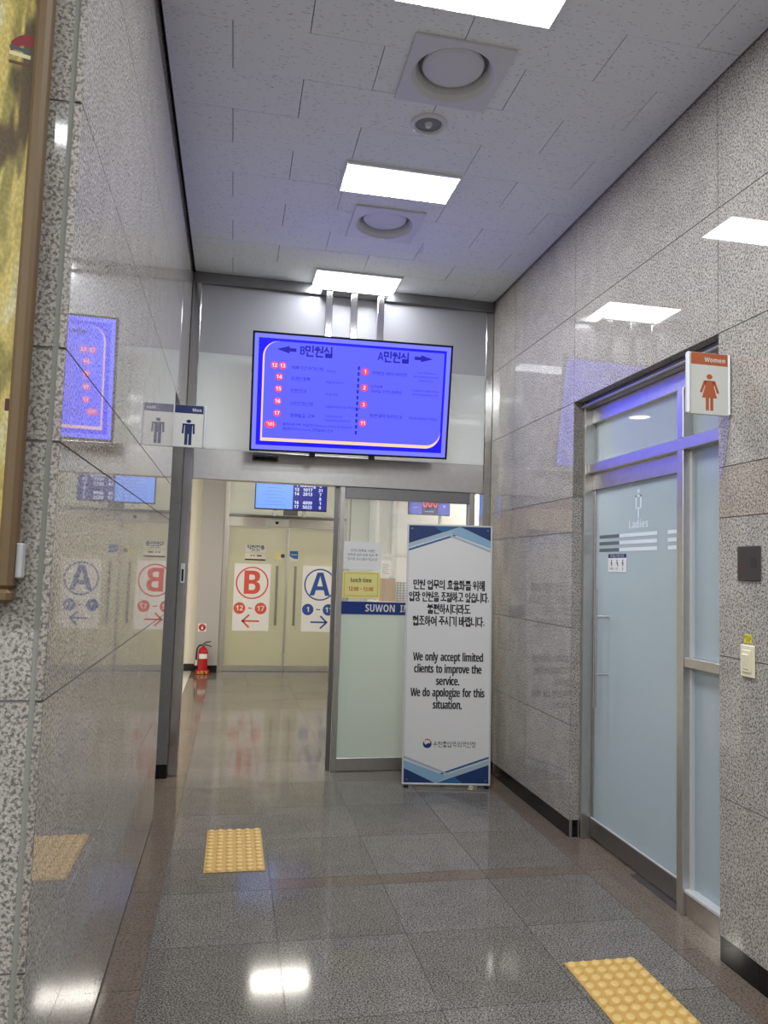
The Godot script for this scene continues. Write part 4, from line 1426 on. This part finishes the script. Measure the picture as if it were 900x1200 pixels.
# ================================================================ ceiling fittings
func air_diffuser(at: Vector3, label: String, w: float):
	var t := thing("air_vent", label, "air vent", at, "square air vents in the corridor ceiling")
	# plate with a round throat: square outside, circle inside
	var st := begin()
	var n := 40
	var r := 0.186
	var h := w / 2
	var th := 0.01
	for i in n:
		var a0 := TAU * i / n
		var a1 := TAU * (i + 1) / n
		var sq := func(an: float) -> Vector3:
			var d := Vector2.from_angle(an)
			var k := h / maxf(absf(d.x), absf(d.y))
			return Vector3(d.x * k, -th, d.y * k)
		var ci := func(an: float, rr: float, y: float) -> Vector3: return Vector3(cos(an) * rr, y, sin(an) * rr)
		var below := Vector3(0, 5, 0)
		quad_out(st, below, sq.call(a0), sq.call(a1), ci.call(a1, r, -th), ci.call(a0, r, -th))
		quad_out(st, Vector3(0, 0, 0), sq.call(a0), sq.call(a1), sq.call(a1) + Vector3(0, th, 0), sq.call(a0) + Vector3(0, th, 0))
	part(t, "plate", st.commit(), M.vent)
	part(t, "throat_cone", lathe([Vector2(r, -th), Vector2(r - 0.008, -th + 0.003), Vector2(0.165, 0.012), Vector2(0.155, 0.05)], 40), M.vent)
	part(t, "throat_plate", lathe([Vector2(0.0, 0.05), Vector2(0.158, 0.05)], 40), M.vent_dark)
	part(t, "disc", lathe([Vector2(0.0, 0.022), Vector2(0.11, 0.023), Vector2(0.13, 0.027), Vector2(0.136, 0.034), Vector2(0.128, 0.038)], 40), M.vent)
	part(t, "stem", lathe([Vector2(0.02, 0.03), Vector2(0.02, 0.05)], 12), M.vent_dark)

func speaker(at: Vector3):
	var t := thing("ceiling_speaker", "small round grille with a dark centre between vent and light", "speaker", at)
	part(t, "rim", lathe([Vector2(0.064, -0.004), Vector2(0.07, -0.014), Vector2(0.086, -0.01), Vector2(0.09, 0.0)], 32), M.vent)
	part(t, "grille", lathe([Vector2(0.0, -0.003), Vector2(0.066, -0.003), Vector2(0.066, -0.0)], 32), M.vent_dark)
	part(t, "centre_cap", lathe([Vector2(0.0, -0.02), Vector2(0.012, -0.018), Vector2(0.02, -0.003)], 16), M.vent)

# ================================================================ plates and switch on the granite
func wall_plates():
	var p := thing("call_plate", "dark brown rectangular metal plate on the granite above the light switch", "plate", Vector3(XR, 1.502, -2.586), "", Vector3(0, -PI / 2, 0))
	part(p, "plate", box_mesh(Vector3(0.13, 0.136, 0.008), 0.003), M.lampblack, Vector3(0, 0.068, 0.004))
	var st := begin()
	flat(st, disc_pts(Vector2(-0.035, 0.062), 0.007, 16))
	letters(p, "indicator", st, mat(c8(120, 20, 20), 0.4), Vector3(0, 0, 0.0083))
	st = begin()
	for k in 4:
		rect(st, 0.02 + 0.008 * k, 0.05, 0.023 + 0.008 * k, 0.09)
	letters(p, "vent_slots", st, M.black, Vector3(0, 0, 0.0083))
	var s := thing("light_switch", "ivory rocker light switch on the granite beside the ladies door", "light switch", Vector3(XR, 1.132, -2.595), "", Vector3(0, -PI / 2, 0))
	part(s, "plate", box_mesh(Vector3(0.082, 0.124, 0.009), 0.004), M.ivory, Vector3(0, 0.062, 0.0045))
	part(s, "rocker_frame", box_mesh(Vector3(0.05, 0.085, 0.006), 0.002), M.ivory, Vector3(0, 0.062, 0.0105))
	part(s, "rocker", box_mesh(Vector3(0.036, 0.06, 0.008), 0.003), M.ivory, Vector3(0, 0.06, 0.014), Vector3(0.08, 0, 0))
	var y := thing("switch_label", "small yellow tape label above the ivory light switch", "label", Vector3(XR, 1.262, -2.598), "", Vector3(0, -PI / 2, 0))
	part(y, "tape", box_mesh(Vector3(0.044, 0.034, 0.001)), M.tape, Vector3(0, 0.017, 0.0006))
	st = begin()
	write(st, "화장실", Vector2(0, 0.022), 0.014, 0)
	write(st, "조명", Vector2(0, 0.009), 0.012, 0)
	letters(y, "lettering", st, M.ink_grey, Vector3(0, 0, 0.0014))

# ================================================================ notices on the portal glass
func notices():
	var z := ZE - 0.0195
	var n := thing("paper_notice", "white paper notice with small Korean text on the portal glass", "notice", Vector3(0.967, 1.498, z))
	part(n, "sheet", box_mesh(Vector3(0.29, 0.21, 0.001)), M.paper, Vector3(0, 0.105, 0))
	var st := begin()
	write(st, "외국인등록증 수령은", Vector2(0, 0.142), 0.022, 0, 0.19, false, 0.09)
	write(st, "번호표 없이 바로 접수 후", Vector2(0, 0.11), 0.022, 0, 0.23, false, 0.09)
	write(st, "창구로 와서 받아가십시오", Vector2(0, 0.078), 0.022, 0, 0.23, false, 0.09)
	letters(n, "lettering", st, M.ink_grey, Vector3(0, 0, 0.0008))
	var y := thing("lunch_notice", "yellow lunch time notice on the portal glass over the blue band", "notice", Vector3(0.96, 1.284, z))
	part(y, "sheet", box_mesh(Vector3(0.292, 0.198, 0.001)), M.notice_yellow, Vector3(0, 0.099, 0))
	st = begin()
	var gold := mat(c8(196, 176, 70), 0.6)
	for q in [[-0.13, 0.012, 0.13, 0.016], [-0.13, 0.182, 0.13, 0.186], [-0.13, 0.012, -0.126, 0.186], [0.126, 0.012, 0.13, 0.186]]:
		rect(st, q[0], q[1], q[2], q[3])
	letters(y, "border", st, gold, Vector3(0, 0, 0.0008))
	st = begin()
	write(st, "lunch time", Vector2(0, 0.132), 0.044, 0, 0.16)
	letters(y, "heading_lettering", st, M.ink, Vector3(0, 0, 0.0008))
	st = begin()
	write(st, "12:00 ~ 13:00", Vector2(0, 0.066), 0.04, 0, 0.19)
	letters(y, "time_lettering", st, mat(c8(176, 60, 40), 0.6), Vector3(0, 0, 0.0008))

# ================================================================ posters on the far doors
func posters():
	for k in 2:
		var w := 0.515
		var h := 0.955
		var x := 0.285 if k == 0 else 1.262
		var ink: Material = M.poster_red if k == 0 else M.poster_blue
		var t := thing("door_poster", "white door poster with a red ringed letter B and arrow" if k == 0 else "white door poster with a blue ringed letter A and arrow", "poster", Vector3(x, 0.572, ZF - 0.0185), "lettered posters on the glass double doors")
		part(t, "sheet", box_mesh(Vector3(w, h, 0.002)), M.paper, Vector3(0, h / 2, 0))
		var st := begin()
		ring(st, Vector2(0, h * 0.715), 0.212, 0.232)
		letters(t, "ring_print", st, ink, Vector3(0, 0, 0.0015))
		st = begin()
		write(st, "B" if k == 0 else "A", Vector2(0.0, h * 0.715), 0.46, 0)
		letters(t, "letter_print", st, ink, Vector3(0, 0, 0.0015))
		for q in 2:
			var dx := -0.165 if q == 0 else 0.135
			st = begin()
			flat(st, disc_pts(Vector2(dx, h * 0.335), 0.083, 32))
			letters(t, "number_disc", st, ink, Vector3(0, 0, 0.0015))
			st = begin()
			write(st, [["12", "17"], ["1", "11"]][k][q], Vector2(dx, h * 0.335), 0.1, 0)
			letters(t, "number_print", st, M.sign_white, Vector3(0, 0, 0.002))
		st = begin()
		write(st, "~", Vector2(-0.015, h * 0.335), 0.13, 0)
		letters(t, "dash_print", st, ink, Vector3(0, 0, 0.0015))
		st = begin()
		var s := -1.0 if k == 0 else 1.0
		var c := Vector2(0.0, h * 0.145)
		stroke(st, [c + Vector2(-s * 0.12, 0), c + Vector2(s * 0.11, 0)], 0.024, 0.0, false)
		stroke(st, [c + Vector2(s * 0.03, 0.082), c + Vector2(s * 0.115, 0), c + Vector2(s * 0.03, -0.082)], 0.024)
		letters(t, "arrow_print", st, ink, Vector3(0, 0, 0.0015))
	var z := ZF - 0.0185
	var p := thing("door_notice", "white notice with bold Korean heading above the letter B poster", "notice", Vector3(0.315, 1.695, z))
	part(p, "sheet", box_mesh(Vector3(0.29, 0.11, 0.002)), M.paper, Vector3(0, 0.055, 0))
	var st2 := begin()
	write(st2, "직원전용", Vector2(0, 0.07), 0.07, 0, 0.25, true, 0.13)
	rect(st2, -0.07, 0.016, -0.01, 0.022)
	rect(st2, 0.0, 0.016, 0.06, 0.022)
	letters(p, "lettering", st2, M.sign_navy, Vector3(0, 0, 0.0015))
	var p2 := thing("door_notice", "pale notice with a black foot strip between bold heading and letter B poster", "notice", Vector3(0.312, 1.578, z))
	part(p2, "sheet", box_mesh(Vector3(0.29, 0.105, 0.002)), M.cream, Vector3(0, 0.0525, 0))
	st2 = begin()
	rect(st2, -0.145, 0.0, 0.145, 0.02)
	for q in [[-0.07, -0.05], [-0.03, -0.01], [0.02, 0.09]]:
		rect(st2, q[0], 0.06, q[1], 0.078)
	letters(p2, "lettering", st2, M.ink, Vector3(0, 0, 0.0015))
	var s1 := thing("round_sticker", "pale yellow cloud shaped sticker on the glass beside a door handle", "sticker", Vector3(0.66, 1.6, z))
	st2 = begin()
	var cloud := PackedVector2Array()
	for k in 40:
		var an := TAU * k / 40.0
		cloud.append(Vector2(0.0, 0.06) + Vector2.from_angle(an) * (0.068 + 0.012 * cos(an * 5.0)))
	flat(st2, cloud)
	letters(s1, "sticker_sheet", st2, mat(c8(232, 226, 160), 0.6))
	st2 = begin()
	flat(st2, disc_pts(Vector2(0.045, 0.055), 0.03, 20))
	letters(s1, "blue_print", st2, M.poster_blue, Vector3(0, 0, 0.0006))
	var s2 := thing("square_sticker", "blue square sticker with a white wave beside a door handle", "sticker", Vector3(0.865, 1.585, z))
	st2 = begin()
	rect(st2, -0.06, 0.0, 0.06, 0.145)
	letters(s2, "sticker_sheet", st2, mat(c8(40, 112, 178), 0.6))
	st2 = begin()
	flat(st2, PackedVector2Array([Vector2(-0.06, 0.0), Vector2(0.06, 0.0), Vector2(0.06, 0.03), Vector2(0.0, 0.035), Vector2(-0.06, 0.07)]))
	rect(st2, -0.045, 0.088, 0.045, 0.098)
	letters(s2, "white_print", st2, M.paper, Vector3(0, 0, 0.0006))

# ================================================================ fire extinguisher
func extinguisher():
	var t := thing("fire_extinguisher", "red fire extinguisher on a red stand before the grey column", "fire extinguisher", Vector3(-0.345, 0, ZF + 0.235))
	part(t, "stand", box_mesh(Vector3(0.185, 0.055, 0.16), 0.01), M.red, Vector3(0, 0.0275, 0))
	part(t, "cylinder", lathe([Vector2(0.0, 0.05), Vector2(0.066, 0.05), Vector2(0.066, 0.30), Vector2(0.058, 0.33), Vector2(0.04, 0.352), Vector2(0.02, 0.362), Vector2(0.02, 0.38), Vector2(0.0, 0.38)], 24), M.red)
	part(t, "valve", box_mesh(Vector3(0.035, 0.035, 0.035), 0.006), M.steel_dark, Vector3(0, 0.392, 0))
	var st := begin()
	tube(st, [Vector3(-0.01, 0.402, 0), Vector3(0.04, 0.43, 0), Vector3(0.1, 0.438, 0)], 0.008, 8)
	letters(t, "lever", st, M.black)
	st = begin()
	tube(st, [Vector3(0.0, 0.396, 0), Vector3(0.05, 0.39, 0), Vector3(0.11, 0.37, 0)], 0.008, 8)
	letters(t, "carry_handle", st, M.black)
	st = begin()
	tube(st, [Vector3(-0.015, 0.392, 0.01), Vector3(-0.055, 0.385, 0.015), Vector3(-0.082, 0.34, 0.02), Vector3(-0.088, 0.25, 0.02), Vector3(-0.086, 0.19, 0.02)], 0.011, 8)
	letters(t, "hose", st, M.black)
	st = begin()
	tube(st, [Vector3(-0.086, 0.19, 0.02), Vector3(-0.085, 0.115, 0.02)], 0.012, 8)
	letters(t, "nozzle", st, M.ivory)
	st = begin()
	var n := 10
	for i in n:
		var a := deg_to_rad(30.0 + 110.0 * i / n)
		var b := deg_to_rad(30.0 + 110.0 * (i + 1) / n)
		quad_out(st, Vector3(0, 0.25, 0), Vector3(cos(a) * 0.067, 0.21, sin(a) * 0.067), Vector3(cos(b) * 0.067, 0.21, sin(b) * 0.067), Vector3(cos(b) * 0.067, 0.275, sin(b) * 0.067), Vector3(cos(a) * 0.067, 0.275, sin(a) * 0.067))
	letters(t, "paper_label", st, M.paper)
	st = begin()
	write(st, "소화기", Vector2(0, 0.0275), 0.045, 0, 0.14, true, 0.14)
	letters(t, "stand_lettering", st, mat(c8(236, 206, 90), 0.5), Vector3(0, 0, 0.0806))
	var s := thing("extinguisher_sign", "small round red fire emblem on the grey column above the extinguisher", "sign", Vector3(-0.378, 0.565, ZF + 0.1205))
	st = begin()
	rect(st, -0.055, 0.0, 0.055, 0.11)
	letters(s, "backing", st, M.paper, Vector3(0, 0, 0.0005))
	st = begin()
	flat(st, disc_pts(Vector2(0, 0.055), 0.048, 28))
	letters(s, "red_disc", st, M.red, Vector3(0, 0, 0.001))
	st = begin()
	rect(st, -0.012, 0.03, 0.012, 0.06)
	stroke(st, [Vector2(-0.012, 0.068), Vector2(0.018, 0.076)], 0.006)
	letters(s, "white_mark", st, M.paper, Vector3(0, 0, 0.0015))

# ================================================================ hall screens
func hall_screen():
	var W := 0.955
	var Hh := 0.54
	var t := thing("queue_screen", "wide hall screen with pale blue page and white queue numbers", "screen", Vector3(0.722, 2.25, ZF + 0.55))
	t.position.z = -10.0
	part(t, "housing", box_mesh(Vector3(W, Hh, 0.05), 0.005), M.black, Vector3(0, Hh / 2, -0.027))
	var scr := empty(t, "screen", Vector3.ZERO)
	var st := begin()
	rect(st, -W / 2 + 0.012, 0.014, 0.02, Hh - 0.014)
	letters(scr, "page_area", st, glow(c8(112, 160, 255), 0.95))
	st = begin()
	rect(st, 0.02, 0.014, W / 2 - 0.012, Hh - 0.014)
	letters(scr, "number_area", st, glow(c8(10, 26, 132), 0.9))
	st = begin()
	for k in 10:
		var y := 0.06 + 0.045 * k
		rect(st, -0.38 + 0.03 * (k % 3), y, -0.08 - 0.04 * (k % 2), y + 0.006)
	letters(scr, "page_lines", st, glow(c8(84, 118, 200), 0.9), Vector3(0, 0, 0.001))
	st = begin()
	var rows := [["17", "5023", "0"], ["16", "4009", "1"], ["", "", "8"], ["14", "2013", "7"], ["13", "1017", "31"], ["1", "Waiting", "0"]]
	for k in 6:
		var y := 0.05 + 0.058 * k
		write(st, rows[k][0], Vector2(0.07, y), 0.058, 0)
		write(st, rows[k][1], Vector2(0.215, y), 0.058, 0)
		write(st, rows[k][2], Vector2(0.385, y), 0.058, 0)
	letters(scr, "number_lettering", st, glow(c8(226, 232, 255), 0.9), Vector3(0, 0, 0.001))
	for x in [-0.21, 0.18]:
		part(t, "mount_arm", box_mesh(Vector3(0.05, 0.09, 0.03), 0.003), M.steel_dark, Vector3(x, -0.04, -0.04))
	part(t, "control_box", box_mesh(Vector3(0.19, 0.07, 0.05), 0.004), M.lampblack, Vector3(0.0, -0.035, -0.03))
	part(t, "mount_rail", box_mesh(Vector3(0.6, 0.04, 0.05), 0.003), M.steel_dark, Vector3(0, 0.62, -0.05))
	part(t, "drop_rod", box_mesh(Vector3(0.04, HH - 2.25 - 0.64, 0.04), 0.003), M.steel_dark, Vector3(0, 0.64 + (HH - 2.25 - 0.64) / 2, -0.05))
	part(t, "mount_spine", box_mesh(Vector3(0.2, 0.5, 0.02), 0.003), M.steel_dark, Vector3(0, 0.38, -0.06))
	# red digit display further over the counter
	var d := thing("number_display", "small hanging counter display with red digits over blue", "display", Vector3(2.49, 2.235, -9.5))
	part(d, "housing", box_mesh(Vector3(0.56, 0.29, 0.05), 0.005), M.black, Vector3(0, 0.145, -0.027))
	var s2 := empty(d, "screen", Vector3.ZERO)
	st = begin()
	rect(st, -0.27, 0.01, -0.1, 0.28)
	rect(st, 0.12, 0.01, 0.27, 0.28)
	letters(s2, "side_area", st, glow(c8(86, 92, 206), 0.9))
	st = begin()
	rect(st, -0.1, 0.01, 0.12, 0.28)
	letters(s2, "digit_area", st, glow(c8(30, 26, 90), 0.9))
	st = begin()
	write(st, "600", Vector2(0.01, 0.16), 0.17, 0, 0.2)
	letters(s2, "digit_lettering", st, glow(c8(255, 84, 84), 1.0), Vector3(0, 0, 0.001))
	st = begin()
	rect(st, -0.22, 0.09, -0.15, 0.1)
	rect(st, -0.06, 0.04, 0.06, 0.05)
	flat(st, disc_pts(Vector2(0.2, 0.12), 0.02, 12))
	letters(s2, "small_print", st, glow(c8(170, 176, 240), 0.9), Vector3(0, 0, 0.001))
	part(d, "drop_rod", box_mesh(Vector3(0.03, HH - 2.235 - 0.28, 0.03), 0.002), M.white_metal, Vector3(0, 0.28 + (HH - 2.235 - 0.28) / 2, -0.03))

func counter_things():
	var c := thing("service_counter", "white service counter with glass screen seen through the portal glass", "counter", Vector3(2.95, 0, -9.75))
	wb(c, "counter_front", 1.80, 4.1, 0.0, 1.06, -9.9, -9.6, M.paper, 0.004)
	wb(c, "worktop", 1.78, 4.12, 1.06, 1.1, -9.95, -9.35, M.cream, 0.004)
	c = thing("counter_screen", "slim aluminium frame with glass standing on the white service counter", "screen", Vector3(2.95, 1.1, -9.66))
	wb(c, "screen_rail", 1.82, 4.1, 1.665, 1.71, -9.68, -9.64, M.alu, 0.004)
	for x in [1.82, 2.075, 2.66, 3.3, 4.06]:
		wb(c, "screen_post", x, x + 0.035, 1.1, HH, -9.68, -9.64, M.alu, 0.004)
	wb(c, "screen_pane", 2.11, 2.66, 1.1, 1.665, -9.664, -9.658, M.glass)
	var b := thing("cardboard_box", "brown cardboard box standing on the service counter", "box", Vector3(1.955, 1.1, -9.48))
	part(b, "carton", box_mesh(Vector3(0.18, 0.29, 0.16), 0.003), M.cardboard, Vector3(0, 0.145, 0))
	part(b, "tape_strip", box_mesh(Vector3(0.03, 0.001, 0.161)), M.ivory, Vector3(0, 0.2905, 0))
	part(b, "flap", box_mesh(Vector3(0.178, 0.004, 0.08)), M.cardboard, Vector3(0, 0.293, 0.04))
	var k := thing("wire_basket", "grey wire basket on the service counter beside the cardboard box", "basket", Vector3(2.15, 1.1, -9.48))
	var st := begin()
	for i in 8:
		var y := 0.01 + 0.033 * i
		for q in [[-0.08, -0.07, 0.08, -0.07], [0.08, -0.07, 0.08, 0.07], [0.08, 0.07, -0.08, 0.07], [-0.08, 0.07, -0.08, -0.07]]:
			tube(st, [Vector3(q[0], y, q[1]), Vector3(q[2], y, q[3])], 0.005, 6)
	letters(k, "wire_hoops", st, M.steel_dark)
	st = begin()
	for i in 5:
		for z in [-0.07, 0.07]:
			tube(st, [Vector3(-0.08 + 0.04 * i, 0.004, z), Vector3(-0.08 + 0.04 * i, 0.25, z)], 0.004, 6)
	letters(k, "wire_uprights", st, M.steel_dark)
	part(k, "base_tray", box_mesh(Vector3(0.16, 0.006, 0.14), 0.002), M.steel_dark, Vector3(0, 0.003, 0))
	var p := thing("counter_notice", "white paper with blue print hung on the counter screen post", "notice", Vector3(1.96, 1.42, -9.63))
	part(p, "sheet", box_mesh(Vector3(0.135, 0.2, 0.002)), M.paper, Vector3(0, 0.1, 0))
	st = begin()
	for i in 6:
		rect(st, -0.05, 0.03 + 0.024 * i, 0.05 - 0.02 * (i % 2), 0.038 + 0.024 * i)
	letters(p, "printed_lines", st, M.poster_blue, Vector3(0, 0, 0.0015))
	part(p, "hanging_wire", box_mesh(Vector3(0.003, 0.06, 0.003)), M.steel_dark, Vector3(0, 0.23, -0.001))
